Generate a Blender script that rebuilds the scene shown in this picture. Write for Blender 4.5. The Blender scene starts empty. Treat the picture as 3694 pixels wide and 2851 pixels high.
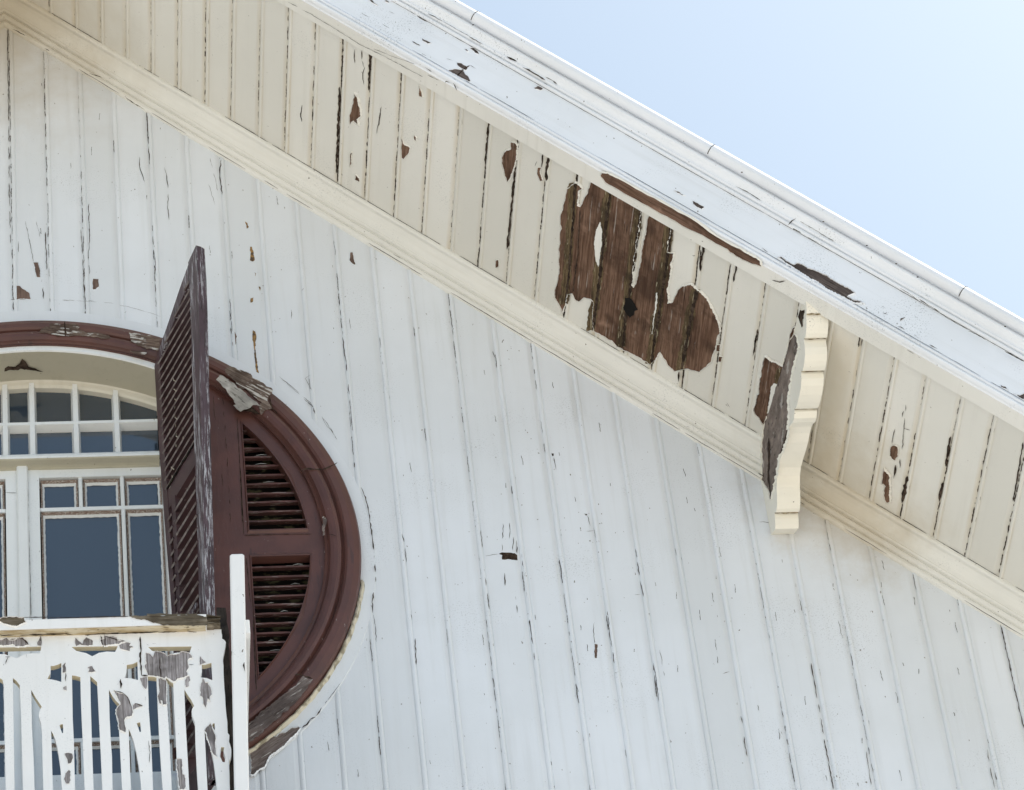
import bpy, math, random
from mathutils import Vector, Matrix
from mathutils.geometry import tessellate_polygon
random.seed(7)
# ------------------------------------------------------------------ camera, sky, sun, exposure
sc = bpy.context.scene
F, CX, CY = 15309.0, 1847.0, 1425.5            # focal length and centre of the measured photograph (px)
RM = ((0.99395014, -0.05960595, -0.09225096), (-0.02550244, 0.69172102, -0.72171439), (0.1068304, 0.71970075, 0.68601611))
RI, DN, FW = Vector(RM[0]), Vector(RM[1]), Vector(RM[2])
CAM = Vector((0, -11.59, 1.6))
cd = bpy.data.cameras.new('camera'); cam = bpy.data.objects.new('camera', cd); sc.collection.objects.link(cam)
cd.sensor_width = 36; cd.lens = F / 3694 * 36; cd.clip_end = 20000
cam.matrix_world = Matrix(((RI.x, -DN.x, -FW.x, CAM.x), (RI.y, -DN.y, -FW.y, CAM.y), (RI.z, -DN.z, -FW.z, CAM.z), (0, 0, 0, 1)))
sc.camera = cam
SUN_EL, SUN_AZ = math.radians(58), math.radians(80)     # high on the right, just behind the gable plane
w = bpy.data.worlds.new('World'); sc.world = w; w.use_nodes = True
nt = w.node_tree; sky = nt.nodes.new('ShaderNodeTexSky'); sky.sky_type = 'NISHITA'; sky.sun_disc = False
sky.sun_elevation = SUN_EL; sky.sun_rotation = SUN_AZ; sky.air_density = 0.8; sky.dust_density = 3.3; sky.ozone_density = 1.0
tint = nt.nodes.new('ShaderNodeMix'); tint.data_type = 'RGBA'; tint.blend_type = 'MULTIPLY'; tint.inputs[0].default_value = 1; tint.inputs[7].default_value = (.965, 1.035, .925, 1)
nt.links.new(sky.outputs[0], tint.inputs[6]); nt.links.new(tint.outputs[2], nt.nodes['Background'].inputs[0]); nt.nodes['Background'].inputs[1].default_value = 0.108
sd = bpy.data.lights.new('sun', 'SUN'); sd.energy = 4.6; sd.angle = math.radians(0.5); sd.color = (1, 0.95, 0.87)
so = bpy.data.objects.new('sun', sd); sc.collection.objects.link(so)
sdir = Vector((math.sin(SUN_AZ) * math.cos(SUN_EL), math.cos(SUN_AZ) * math.cos(SUN_EL), math.sin(SUN_EL)))
so.rotation_euler = sdir.to_track_quat('Z', 'Y').to_euler(); so.location = (0, 0, 40)
sc.view_settings.view_transform = 'Standard'; sc.view_settings.look = 'None'
sc.view_settings.exposure = 1.27; sc.view_settings.gamma = 1

# ------------------------------------------------------------------ measuring helpers (world axes: x along the gable, y into it, z up)
TH = math.radians(43.4)
T = Vector((math.cos(TH), 0, -math.sin(TH))); N = Vector((math.sin(TH), 0, math.cos(TH)))
XA = -0.17                                     # ridge
ZC, XC = 11.888, -0.086                        # centre of the round window
def ray(px, py):
    u, v = (px - CX) / F, (py - CY) / F
    return RI * u + DN * v + FW
def onP(px, py, n, c):
    d = ray(px, py); return CAM + d * ((c - n.dot(CAM)) / n.dot(d))
def onY(px, py, y=0.0): return onP(px, py, Vector((0, 1, 0)), y)
class Plane:
    """a real plane of the building; nrm points out of the surface"""
    def __init__(s, nrm, c): s.n = Vector(nrm).normalized(); s.c = c
    def at(s, px, py, off=0.0): return onP(px, py, s.n, s.c) + s.n * off
CS = 10.745
WALL = Plane((0, -1, 0), 0.0); SOFF = Plane(-N, -CS); TRIM = Plane(-N, -10.722)
FASC = Plane((0, -1, 0), 0.970); ANN = Plane((0, -1, 0), 0.008); RING = Plane((0, -1, 0), 0.060)
RAILY = -0.60; PANEL = Plane((0, -1, 0), 0.60); RFRONT = Plane((0, -1, 0), 0.636)
BR = Plane((-1, -0.085, 0), -2.613 / math.hypot(1, .085))
def Z(ox, oy, s): return lambda pts: [(ox + x / s, oy + y / s) for x, y in pts]
def SP(s, y, c): return T * s + N * c + Vector((0, y, 0))
def lerp(x, xs, ys):
    if x <= xs[0]: return ys[0]
    for i in range(1, len(xs)):
        if x <= xs[i]: return ys[i-1] + (ys[i] - ys[i-1]) * (x - xs[i-1]) / (xs[i] - xs[i-1])
    return ys[-1]

# ------------------------------------------------------------------ materials
def L(a): return tuple(a) + (1,)
class NB:
    def __init__(s, name):
        s.m = bpy.data.materials.new(name); s.m.use_nodes = True; s.t = s.m.node_tree
        s.b = s.t.nodes['Principled BSDF']; s.g = s.t.nodes.new('ShaderNodeNewGeometry')
    def n(s, t, **k):
        x = s.t.nodes.new(t)
        for a, v in k.items(): setattr(x, a, v)
        return x
    def set(s, sock, v):
        if hasattr(v, 'links') or hasattr(v, 'is_linked'): s.t.links.new(v, sock)
        else: sock.default_value = v
    def noise(s, scale, detail=4, vec=(1, 1, 1), rough=.55, rot=(0, 0, 0), off=0.0):
        m0 = s.n('ShaderNodeMapping'); s.t.links.new(s.g.outputs['Position'], m0.inputs[0]); m0.inputs['Rotation'].default_value = rot
        mp = s.n('ShaderNodeMapping'); s.t.links.new(m0.outputs[0], mp.inputs[0]); mp.inputs['Scale'].default_value = vec
        mp.inputs['Location'].default_value = (off, off * .7, off * 1.3)
        x = s.n('ShaderNodeTexNoise'); s.t.links.new(mp.outputs[0], x.inputs[0])
        x.inputs['Scale'].default_value = scale; x.inputs['Detail'].default_value = detail; x.inputs['Roughness'].default_value = rough
        return x.outputs[0]
    def ramp(s, v, a, b, lo=0.0, hi=1.0):
        x = s.n('ShaderNodeMapRange'); x.interpolation_type = 'SMOOTHSTEP'
        s.t.links.new(v, x.inputs[0])
        for i, q in enumerate((a, b, lo, hi)): x.inputs[i + 1].default_value = q
        return x.outputs[0]
    def mul(s, a, b, op='MULTIPLY'):
        x = s.n('ShaderNodeMath', operation=op); s.set(x.inputs[0], a); s.set(x.inputs[1], b); return x.outputs[0]
    def mix(s, f, a, b):
        x = s.n('ShaderNodeMix', data_type='RGBA'); s.set(x.inputs[0], f)
        for i, v in ((6, a), (7, b)):
            if isinstance(v, tuple): v = L(v)
            s.set(x.inputs[i], v)
        return x.outputs[2]
    def attr(s, nm): return s.n('ShaderNodeAttribute', attribute_name=nm).outputs['Fac']
    def bump(s, h, st=.3, dist=.002):
        x = s.n('ShaderNodeBump'); s.t.links.new(h, x.inputs['Height']); x.inputs['Strength'].default_value = st
        x.inputs['Distance'].default_value = dist; s.t.links.new(x.outputs[0], s.b.inputs['Normal'])
    def done(s, col, rough=.5, spec=.4):
        s.set(s.b.inputs['Base Color'], L(col) if isinstance(col, tuple) else col)
        s.set(s.b.inputs['Roughness'], rough); s.b.inputs['Specular IOR Level'].default_value = spec
        return s.m
ROTS = (0, -TH, 0)      # turns x,z into along-slope axes
def _p(): pass
def paint(name, col, stain=(.52, .38, .20), stain_amt=.0, mildew=.25, streak=(30, 30, 1.5), rot=(0, 0, 0), rough=.45, bounce_stain=0.0):
    b = NB(name)
    c = b.mix(b.ramp(b.noise(1.7, 5), .35, .7), col, tuple(x * y for x, y in zip(col, (.93, .93, .92))))
    c = b.mix(b.ramp(b.noise(1.0, 4, streak, rot=rot), .5, .78, 0, .35), c, tuple(x * y for x, y in zip(col, (.80, .79, .76))))
    if stain_amt:
        c = b.mix(b.mul(b.mul(b.attr('stain'), b.ramp(b.noise(5, 3, (1, .5, .5)), .3, .62, .25, 1)), stain_amt), c, stain)
    if mildew:
        m = b.mul(b.ramp(b.noise(170, 2), .56, .68), b.ramp(b.noise(3.2, 3, off=5), .5, .68, 0, mildew))
        c = b.mix(m, c, (.23, .25, .26))
        c = b.mix(b.ramp(b.noise(75, 2, (1, 1, .6), off=9), .735, .77, 0, .85), c, (.10, .075, .05))
    if stain_amt: c = b.mix(b.attr('tone'), c, tuple(x * y for x, y in zip(col, (.80, .795, .77))))
    if bounce_stain:
        for pt_, r0, r1, am in (((XA, -.1, 14.95), .45, 1.35, bounce_stain), ((2.93, -.10, 12.0), .38, .88, bounce_stain * .85)):   # painted warm bounce light at the apex, tan stain by the bracket
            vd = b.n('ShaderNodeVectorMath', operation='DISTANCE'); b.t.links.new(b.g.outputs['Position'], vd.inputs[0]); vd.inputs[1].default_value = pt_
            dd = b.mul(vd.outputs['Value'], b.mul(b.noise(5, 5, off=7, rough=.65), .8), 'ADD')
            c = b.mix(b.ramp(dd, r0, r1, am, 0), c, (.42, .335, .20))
    b.bump(b.noise(24, 6, (1, 1, .35), rot=rot), .35, .004)
    return b.done(c, rough, .35)
def woodm(name, a, bcol, vec, rot=(0, 0, 0), scale=1.0, flakes=0.0, flake=(.6, .58, .54), fth=.6):
    b = NB(name)
    g = b.noise(scale, 6, vec, .65, rot)
    c = b.mix(b.ramp(g, .3, .7), a, bcol)
    c = b.mix(b.ramp(b.noise(7, 4), .42, .66, 0, .7), c, tuple(x * .5 for x in a))
    c = b.mix(b.ramp(b.noise(scale * 2.2, 3, vec, rot=rot, off=3), .60, .68, 0, .8), c, tuple(x * .25 for x in a))
    c = b.mix(b.ramp(b.noise(11, 3, off=11), .58, .8, 0, .45), c, tuple(min(1, x * 2.0 + .03) for x in bcol))
    if flakes:
        f = b.mul(b.ramp(b.noise(scale * .8, 4, vec, rot=rot, off=20), fth, fth + .03), b.ramp(b.noise(13, 3, off=4), .42, .5))
        c = b.mix(b.mul(f, flakes), c, flake)
    b.bump(g, .8, .005)
    return b.done(c, .75, .2)
M = {}
WH = (.79, .83, .885)
M['wall'] = paint('wall_paint', WH, stain_amt=.38, stain=(.50, .51, .50), mildew=.34, bounce_stain=.6)
M['soffit'] = paint('soffit_paint', (.80, .79, .745), stain=(.52, .41, .24), stain_amt=.55, streak=(30, 1.5, 30), mildew=.3, bounce_stain=.45)
M['trim'] = paint('trim_paint', (.795, .79, .75), streak=(1.5, 30, 30), rot=ROTS, mildew=.3, bounce_stain=.65)
M['fascia'] = paint('fascia_paint', (.835, .862, .905), streak=(1.2, 30, 30), rot=ROTS, mildew=.6)
M['door'] = paint('door_paint', (.80, .82, .82), mildew=.25)
M['rail'] = paint('balcony_paint', (.87, .87, .87), mildew=.2, stain_amt=.8, stain=(.45, .33, .18))
M['reveal'] = paint('shaded_dingy_reveal', (.47, .44, .345), mildew=.3); M['cream'] = paint('cream_frame_paint', (.66, .63, .54), mildew=.2)  # reveal: dingy tan with the shade of its downward faces mixed in
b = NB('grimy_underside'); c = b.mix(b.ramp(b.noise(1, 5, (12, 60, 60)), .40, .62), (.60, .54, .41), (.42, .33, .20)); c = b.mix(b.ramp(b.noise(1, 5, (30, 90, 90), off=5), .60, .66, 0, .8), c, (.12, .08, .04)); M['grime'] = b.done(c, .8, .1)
b = NB('notch_shade_tint'); M['notch_shade_tint'] = b.done(b.mix(b.ramp(b.noise(40, 3), .4, .65), (.16, .12, .07), (.40, .34, .23)), .9, .1)  # dark tint that paints the shade inside the bracket notches
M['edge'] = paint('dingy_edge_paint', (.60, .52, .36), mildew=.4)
M['bracket'] = paint('bracket_paint', (.84, .81, .72), mildew=.35, streak=(4, 20, 4))
M['metal'] = paint('capping_paint', (.80, .83, .88), streak=(2, 20, 20), rot=ROTS, mildew=.15, rough=.28)
b = NB('brown_paint'); c = b.mix(b.ramp(b.noise(6, 5), .35, .7), (.118, .051, .041), (.085, .040, .034))
c = b.mix(b.ramp(b.noise(60, 3, (1, 1, .5), off=2), .70, .74, 0, .55), c, (.42, .36, .34))
c = b.mix(b.ramp(b.noise(9, 5, (3, 3, .5), off=8), .62, .7, 0, .6), c, (.05, .03, .028))
b.bump(b.noise(30, 5, (1, 1, .3)), .5, .004); M['brown'] = b.done(c, .42, .4)
b = NB('worn_shutter_paint'); c = b.mix(b.ramp(b.noise(8, 5), .35, .7), (.075, .046, .055), (.052, .032, .038))
f = b.mul(b.ramp(b.noise(1, 6, (130, 130, 7), off=2, rough=.75), .50, .58), b.ramp(b.noise(1, 4, (14, 14, 1.5), off=4), .42, .54))
c = b.mix(f, c, (.42, .42, .45)); c = b.mix(b.ramp(b.noise(1, 3, (90, 90, 5), off=14), .6, .66, 0, .8), c, (.02, .013, .012))
b.bump(b.noise(1, 5, (60, 60, 6)), .8, .005); M['worn'] = b.done(c, .5, .35)
b = NB('shutter_paint'); c = b.mix(b.ramp(b.noise(8, 5), .35, .7), (.078, .042, .046), (.050, .028, .031))
c = b.mix(b.ramp(b.noise(55, 3, off=6), .72, .75, 0, .6), c, (.4, .38, .36)); M['shutter'] = b.done(c, .5, .35)
M['wood_soffit'] = woodm('bare_soffit_wood', (.082, .040, .023), (.215, .130, .088), (120, 5, 120), flakes=.35, fth=.64)
M['wood_joint'] = woodm('stained_joint_wood', (.045, .027, .014), (.20, .145, .075), (200, 14, 200), flakes=.7, flake=(.45, .40, .28), fth=.60)
M['wood_slope'] = woodm('bare_slope_wood', (.10, .052, .032), (.23, .14, .10), (6, 120, 160), ROTS)
M['wood_grey'] = woodm('weathered_grey_wood', (.17, .15, .145), (.44, .41, .42), (240, 240, 9), flakes=.3)
M['wood_dark'] = woodm('weathered_dark_wood', (.10, .075, .06), (.26, .22, .19), (60, 60, 4), flakes=.5)
M['wood_wall'] = woodm('bare_wall_wood', (.14, .09, .072), (.24, .17, .14), (90, 90, 3))
M['wood_ring'] = woodm('peeled_casing_wood', (.095, .06, .045), (.25, .19, .15), (14, 110, 110), (0, math.radians(-12), 0), flakes=.9, fth=.52)
M['wood_ring2'] = woodm('peeled_lower_casing_wood', (.12, .09, .08), (.25, .21, .195), (12, 120, 120), (0, math.radians(38), 0), flakes=.6, fth=.6)
M['wood_ring3'] = woodm('peeled_upper_casing_wood', (.10, .065, .05), (.30, .24, .20), (12, 120, 120), (0, math.radians(-38), 0), flakes=.9, fth=.52)
M['gap_black'] = woodm('near_black_grain', (.022, .017, .014), (.06, .048, .04), (90, 90, 8))
M['wood_rot'] = woodm('rotten_rail_wood', (.09, .065, .038), (.30, .26, .20), (7, 160, 200))
M['chip'] = woodm('grey_splinter', (.34, .33, .31), (.52, .51, .48), (14, 70, 70), (0, math.radians(-50), 0))
b = NB('crack_dark'); M['crack'] = b.done(b.mix(b.ramp(b.noise(40, 3), .4, .7), (.028, .019, .014), (.085, .06, .045)), .9, .1)
b = NB('rust_stain'); M['rust'] = b.done(b.mix(b.ramp(b.noise(60, 3), .4, .6), (.35, .21, .08), (.10, .07, .05)), .8, .2)
b = NB('lit_slat_edge'); M['slat_edge'] = b.done(b.mix(b.ramp(b.noise(30, 4), .4, .65), (.115, .09, .085), (.22, .195, .185)), .6, .3)  # paler tone paints in the light on the shutter slats' front edges
b = NB('dark_room'); M['dark'] = b.done((.012, .011, .010), .9, .1)
b = NB('mottled_dark'); M['olive_dark'] = b.done(b.mix(b.ramp(b.noise(16, 3, (1, 1, 1.8)), .52, .66), (.006, .005, .004), (.07, .065, .035)), .9, .1)
b = NB('putty_edge'); c = b.mix(b.ramp(b.noise(1, 5, (220, 220, 220), rough=.7), .48, .62), (.20, .135, .105), (.58, .55, .50)); b.bump(b.noise(80, 4), .8, .004); M['putty'] = b.done(c, .7, .2)
b = NB('caulk'); M['caulk'] = b.done(b.mix(b.ramp(b.noise(25, 4), .45, .6), (.62, .58, .47), (.3, .27, .2)), .7, .2)
b = NB('window_glass'); b.b.inputs['IOR'].default_value = 2.0
b.bump(b.noise(2.2, 2), .08, .01); M['glass'] = b.done((.032, .048, .068), .05, .5)
b = NB('pale_paving'); M['ground'] = b.done(b.mix(b.ramp(b.noise(.4, 6), .35, .65), (.36, .34, .315), (.27, .26, .245)), .9, .1)
b = NB('roof_tile'); M['roof'] = b.done(b.mix(b.ramp(b.noise(3, 5), .35, .65), (.30, .13, .08), (.2, .1, .07)), .8, .2)

# ------------------------------------------------------------------ object helpers
col = sc.collection
def empty(name, loc, label, cat, group=None):
    o = bpy.data.objects.new(name, None); col.objects.link(o); o.location = loc; o.empty_display_size = .2
    o['label'] = label; o['category'] = cat
    if group: o['group'] = group
    return o
def base(p):
    v = Vector((0, 0, 0))
    while p is not None: v += p.location; p = p.parent
    return v
def mesh(name, V, Fc, mat, parent=None, label=None, smooth=False, stain=None, tone=None):
    me = bpy.data.meshes.new(name); o0 = base(parent)
    me.from_pydata([tuple(Vector(v) - o0) for v in V], [], Fc); me.materials.append(M[mat] if isinstance(mat, str) else mat)
    if smooth: me.polygons.foreach_set('use_smooth', [True] * len(me.polygons))
    if stain is not None:
        a = me.attributes.new('stain', 'FLOAT', 'POINT'); a.data.foreach_set('value', stain)
    if tone is not None:
        a = me.attributes.new('tone', 'FLOAT', 'POINT'); a.data.foreach_set('value', tone)
    me.update(); o = bpy.data.objects.new(name, me); col.objects.link(o); o.parent = parent
    if label: o['label'] = label
    return o
class MB:
    def __init__(s): s.V = []; s.F = []; s.S = []; s.G = []; s.P = []; s.O = []
    def add(s, V, Fc, st=None):
        k = len(s.V); s.G.append((list(V), list(Fc))); s.V += [Vector(v) for v in V]; s.F += [tuple(i + k for i in f) for f in Fc]
        s.S += st if st else [0.0] * len(V)
    def hexa(s, P): # 8 points: bottom loop 0-3, top loop 4-7
        s.add(P, [(3, 2, 1, 0), (4, 5, 6, 7), (0, 1, 5, 4), (1, 2, 6, 5), (2, 3, 7, 6), (3, 0, 4, 7)])
    def box(s, x0, x1, y0, y1, z0, z1, bev=0.0):
        if bev <= 0:
            s.hexa([(x0, y0, z0), (x1, y0, z0), (x1, y1, z0), (x0, y1, z0), (x0, y0, z1), (x1, y0, z1), (x1, y1, z1), (x0, y1, z1)])
        else: # bevelled front (y0) edges
            e = bev
            lo = [(x0, y1), (x0, y0 + e), (x0 + e, y0), (x1 - e, y0), (x1, y0 + e), (x1, y1)]
            V = [(x, y, z0) for x, y in lo] + [(x, y, z1) for x, y in lo]; n = 6
            s.add(V, [tuple(range(n)), tuple(range(2 * n - 1, n - 1, -1))] + [(i, (i + 1) % n + 0, (i + 1) % n + n, i + n)[::-1] for i in range(n)])
    def prism(s, loop, f0, f1):
        """loop of (u,v); f0/f1 map to the two faces"""
        n = len(loop); A = [f0(*p) for p in loop]; B = [f1(*p) for p in loop]
        tr = tessellate_polygon([[Vector((u, v, 0)) for u, v in loop]])
        s.add(A + B, [tuple(t) for t in tr] + [tuple(i + n for i in t) for t in tr] + [(i, (i + 1) % n, (i + 1) % n + n, i + n) for i in range(n)])
    def each(s, name, mat, parent=None, label=None):
        return [fixn(mesh(name, V, Fc, mat, parent, label)) for V, Fc in s.G]
    def build(s, name, mat, parent=None, label=None, smooth=False, stain=False):
        if s.P and s.P[0] is not None and isinstance(s.P[0], tuple):       # areas of lost paint: one object each
            s.O = [mesh(name, V, Fc, mat, parent, label) for V, Fc in s.P]; return s.O[0]
        if s.P:                                                              # curled paint edges join their own patch
            for pb, i, V, Fc in s.P:
                o = pb.O[i]; me = o.data; V0 = [v.co.copy() for v in me.vertices]; F0 = [tuple(p.vertices) for p in me.polygons]; k = len(V0); o0 = base(o.parent)
                nm = bpy.data.meshes.new(name); nm.from_pydata([tuple(v) for v in V0] + [tuple(Vector(v) - o0) for v in V], [], F0 + [tuple(j + k for j in f) for f in Fc])
                nm.materials.append(me.materials[0]); nm.materials.append(M[mat]); nm.polygons.foreach_set('material_index', [0] * len(F0) + [1] * len(Fc)); nm.update(); o.data = nm
            return None
        if mat == 'crack' and len(s.G) > 3: stuff = True
        else: stuff = False
        o = mesh(name, s.V, s.F, mat, parent, label, smooth, s.S if stain else None)
        if stuff: o['kind'] = 'stuff'
        return o
def holes(mb, loops, f0, f1):
    pts = [p for l in loops for p in l]; n = len(pts)
    tr = tessellate_polygon([[Vector((u, v, 0)) for u, v in l] for l in loops])
    Fc = [tuple(t) for t in tr] + [tuple(i + n for i in t) for t in tr]
    k = 0
    for l in loops:
        m = len(l); Fc += [(k + i, k + (i + 1) % m, k + (i + 1) % m + n, k + i + n) for i in range(m)]; k += m
    mb.add([f0(*p) for p in pts] + [f1(*p) for p in pts], Fc)
def fixn(o):
    import bmesh
    bm = bmesh.new(); bm.from_mesh(o.data); bmesh.ops.recalc_face_normals(bm, faces=bm.faces); bm.to_mesh(o.data); bm.free(); return o
def jag(pts, amp=2.2, it=3):
    """rough the outline of a paint edge (px)"""
    for k in range(it):
        out = []
        for i, p in enumerate(pts):
            q = pts[(i + 1) % len(pts)]; dx, dy = q[0] - p[0], q[1] - p[1]; l = math.hypot(dx, dy)
            out.append(p)
            if l > 4.5:
                a = random.gauss(0, amp * min(1, l / 25)); out.append(((p[0] + q[0]) / 2 - dy / l * a, (p[1] + q[1]) / 2 + dx / l * a))
        pts = out
    return pts
def area(l): return sum(l[i][0] * l[(i + 1) % len(l)][1] - l[(i + 1) % len(l)][0] * l[i][1] for i in range(len(l))) / 2
def patch(mb, plane, pts, h=.0015, lip=None, amp=2.0, it=4, liph=.0045, lipw=4.5):
    """an area of lost paint; a curled paint edge round it goes into the mesh lip"""
    l = jag(pts, amp, it)
    if plane is SOFF and h < .004: h = .0036
    if area(l) < 0: l = l[::-1]
    tr = tessellate_polygon([[Vector((u, v, 0)) for u, v in l]])
    mb.add([plane.at(u, v, h) for u, v in l], [tuple(t) for t in tr]); mb.P.append(([plane.at(u, v, h) for u, v in l], [tuple(t) for t in tr]))
    bb = max(max(p[0] for p in pts) - min(p[0] for p in pts), max(p[1] for p in pts) - min(p[1] for p in pts))
    if bb < 90: liph *= .4; lipw *= .45
    if lip is not None:
        n = len(l); V = []
        for i in range(n):
            a, b_ = l[i - 1], l[(i + 1) % n]; dx, dy = b_[0] - a[0], b_[1] - a[1]; k = math.hypot(dx, dy) or 1
            ox, oy = dy / k, -dx / k; r = random.uniform(.5, 1.3)
            V += [plane.at(l[i][0], l[i][1], h - .001), plane.at(l[i][0] + ox * .4, l[i][1] + oy * .4, h + liph * r), plane.at(l[i][0] + ox * lipw * r, l[i][1] + oy * lipw * r, .0004)]
        Fc = []
        for i in range(n):
            j = (i + 1) % n; Fc += [(3*i, 3*j, 3*j+1, 3*i+1), (3*i+1, 3*j+1, 3*j+2, 3*i+2)]
        lip.P.append([mb, len(mb.P) - 1, V, Fc])
def ribbon(mb, P, W, nrm):
    """P: world points, W: widths (m), nrm: surface normal"""
    V = []; n = len(P)
    for i in range(n):
        d = (P[min(i + 1, n - 1)] - P[max(i - 1, 0)]); d = d.normalized() if d.length > 0 else Vector((1, 0, 0))
        sdv = d.cross(nrm).normalized() * W[i] / 2; V += [P[i] - sdv, P[i] + sdv]
    mb.add(V, [(2*i, 2*i+1, 2*i+3, 2*i+2) for i in range(n - 1)])
def crack(mb, plane, pts, wpx=3.0, jit=1.6, off=.0022, step=9.0, gaps=0.0):
    if plane in (WALL, ANN): wpx *= .62; gaps = max(gaps, .07)
    """a crack drawn along pts (px on plane)"""
    run = []; Wd = []
    def flush():
        nonlocal run, Wd
        if len(run) > 1:
            Wd[0] *= .2; Wd[-1] *= .2; ribbon(mb, run, Wd, plane.n)
        run = []; Wd = []
    for (x0, y0), (x1, y1) in zip(pts, pts[1:]):
        l = math.hypot(x1 - x0, y1 - y0); k = max(1, int(l / step))
        for i in range(k):
            f = i / k
            if random.random() < gaps: flush(); continue
            run.append(plane.at(x0 + (x1 - x0) * f + random.uniform(-jit, jit), y0 + (y1 - y0) * f + random.uniform(-jit, jit) * .4, off)); Wd.append(wpx / 950 * random.uniform(.45, 1.4))
    run.append(plane.at(*pts[-1], off)); Wd.append(wpx / 950 * .3); flush()
def dashes(mb, A, B, nrm, w, dens, jit=.0009, lmax=.09):
    """broken crack along a board joint from A to B (world)"""
    d = B - A; Lg = d.length; d = d / Lg; sd_ = d.cross(nrm).normalized(); s = random.uniform(0, .03); drift = 0; env = random.random()
    while s < Lg:
        env = min(1, max(0, env + random.gauss(0, .25)))
        ln = random.uniform(.005, lmax) * (.3 + env); P = []; Wd = []
        if random.random() < dens * (.5 + env):
            ww = w * random.uniform(.35, 1.0) * (.5 + .8 * env); k = max(2, int(ln / .006))
            for i in range(k + 1):
                drift = drift * .8 + random.uniform(-jit, jit)
                if s + ln * i / k > Lg: break
                P.append(A + d * (s + ln * i / k) + sd_ * drift + nrm * .0016); Wd.append(ww * random.uniform(.5, 1.3) * (.25 if i in (0, k) else 1))
            if len(P) > 1: ribbon(mb, P, Wd, nrm)
        s += ln + random.uniform(.003, .03) / max(.15, dens)
def extrude(mb, prof, s1, mirror=True, s0=None, seg=1, st=None):
    """profile (y,c) run down the slope from the ridge mitre to s1, and mirrored on the far slope"""
    n = len(prof)
    for side in ((1, -1) if mirror else (1,)):
        V = []; S = []
        for k in range(seg + 1):
            for j, (y, c) in enumerate(prof):
                a = (XA - c * math.sin(TH)) / math.cos(TH) if s0 is None else s0
                p = SP(a + (s1 - a) * k / seg, y, c)
                if side < 0: p = Vector((2 * XA - p.x, p.y, p.z))
                V.append(p); S.append(st[j] if st else 0)
        Fc = []
        for k in range(seg):
            for j in range(n - 1):
                q = (k*n + j, k*n + j + 1, (k+1)*n + j + 1, (k+1)*n + j); Fc.append(q if side > 0 else q[::-1])
        mb.add(V, Fc, S)

# ------------------------------------------------------------------ ground
g = mesh('ground', [(-3000, -3000, 0), (3000, -3000, 0), (3000, 3000, 0), (-3000, 3000, 0)], [(0, 1, 2, 3)], 'ground'); g['kind'] = 'structure'

house = empty('wooden_house', (0, 0, 0), 'white painted wooden gabled house with round louvered window and peeling eaves', 'house')
SEND = -4.35    # lower end of the slope (s)
def ztop(x, c=10.66):
    xx = x if x >= XA else 2 * XA - x
    return (c - math.sin(TH) * xx) / math.cos(TH)

# ------------------------------------------------------------------ boarded gable wall with a round opening
jx = [-.155, -.015, .120, .253, .391, .536, .671, .810, .955, 1.097, 1.235, 1.374, 1.522, 1.674, 1.816, 1.960, 2.101, 2.248, 2.394, 2.539, 2.682, 2.824, 2.967, 3.112, 3.256, 3.397]
while jx[-1] < 4.0: jx.append(jx[-1] + .1425)
while jx[0] > -4.3: jx.insert(0, jx[0] - .1425)
RH = 1.13; XD = -.135; HW = .515
colsx = []; tonex = []                  # (x, y, stain)
for a, b_ in zip(jx, jx[1:]):
    o = random.uniform(-.0012, .0012); t_ = random.uniform(-.0015, .0015)
    L_ = [(0, .003, 1), (.0014, .0004, .8), (.004, -.0008, .3), (.007, -.0022, .15), (.0105, -.0028, .1), (.014, -.0024, .2), (.0175, -.0002, .5), (.0192, .0016, .9), (.022, .0002, .45)]
    w_ = b_ - a
    L_ += [(.045, 0, 0), (.065, 0, 0), (.085, 0, 0), (w_ - .025, 0, .0), (w_ - .017, .0, .35), (w_ - .008, .0014, .8), (w_ - .0014, .0026, 1)]
    tn = random.uniform(0, .5); tonex += [tn] * len(L_)
    colsx += [(a + u, v + (o + t_ * (u / w_ - .5) if .02 < u < w_ - .015 else 0), s_) for u, v, s_ in L_]
wall = MB(); V = []; Fc = []; S = []
def colz(x):
    d = RH * RH - (x - XC) ** 2; h = math.sqrt(d) if d > 0 else 0.0
    return [0.0, 10.15 if (XD - HW - .04 < x < .42) else ZC - h, ZC + h, ztop(x)], d > 0
prev = None
for i, (x, y, s_) in enumerate(colsx):
    zz, ins = colz(x); k = len(V); V += [Vector((x, y, z)) for z in zz]; S += [s_] * 4
    if prev is not None:
        Fc += [(prev, k, k + 1, prev + 1), (prev + 2, k + 2, k + 3, prev + 3)]
    prev = k
wall_o = mesh('gable_wall', V, Fc, 'wall', house, stain=S, tone=[t for t in tonex for _ in range(4)])
# side walls, back wall, roof sheets and the dark room behind the window
mb = MB(); zl = ztop(3.95)
mb.add([(3.95, 0, 0), (3.95, 7, 0), (3.95, 7, zl), (3.95, 0, zl), (2*XA-3.95, 0, 0), (2*XA-3.95, 7, 0), (2*XA-3.95, 7, zl), (2*XA-3.95, 0, zl), (XA, 7, ztop(XA))], [(0, 1, 2, 3), (5, 4, 7, 6), (1, 5, 6, 8, 2)])
mb.build('side_wall', 'wall', house)
mb = MB(); extrude(mb, [(-1.0, 11.045), (7.4, 11.045), (7.4, 10.9), (-.95, 10.9), (-1.0, 11.045)], SEND); mb.build('roof', 'roof', house)
mb = MB(); x0, x1, y0, y1, z0, z1 = -1.25, 1.1, .45, 2.5, 10.6, 13.12
mb.add([(x0, y0-.2, z0), (x1, y0-.2, z0), (x1, y1, z0), (x0, y1, z0), (x0, y0-.2, z1), (x1, y0-.2, z1), (x1, y1, z1), (x0, y1, z1)], [(0, 1, 2, 3), (7, 6, 5, 4), (1, 2, 6, 5), (2, 3, 7, 6), (3, 0, 4, 7)])
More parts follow.
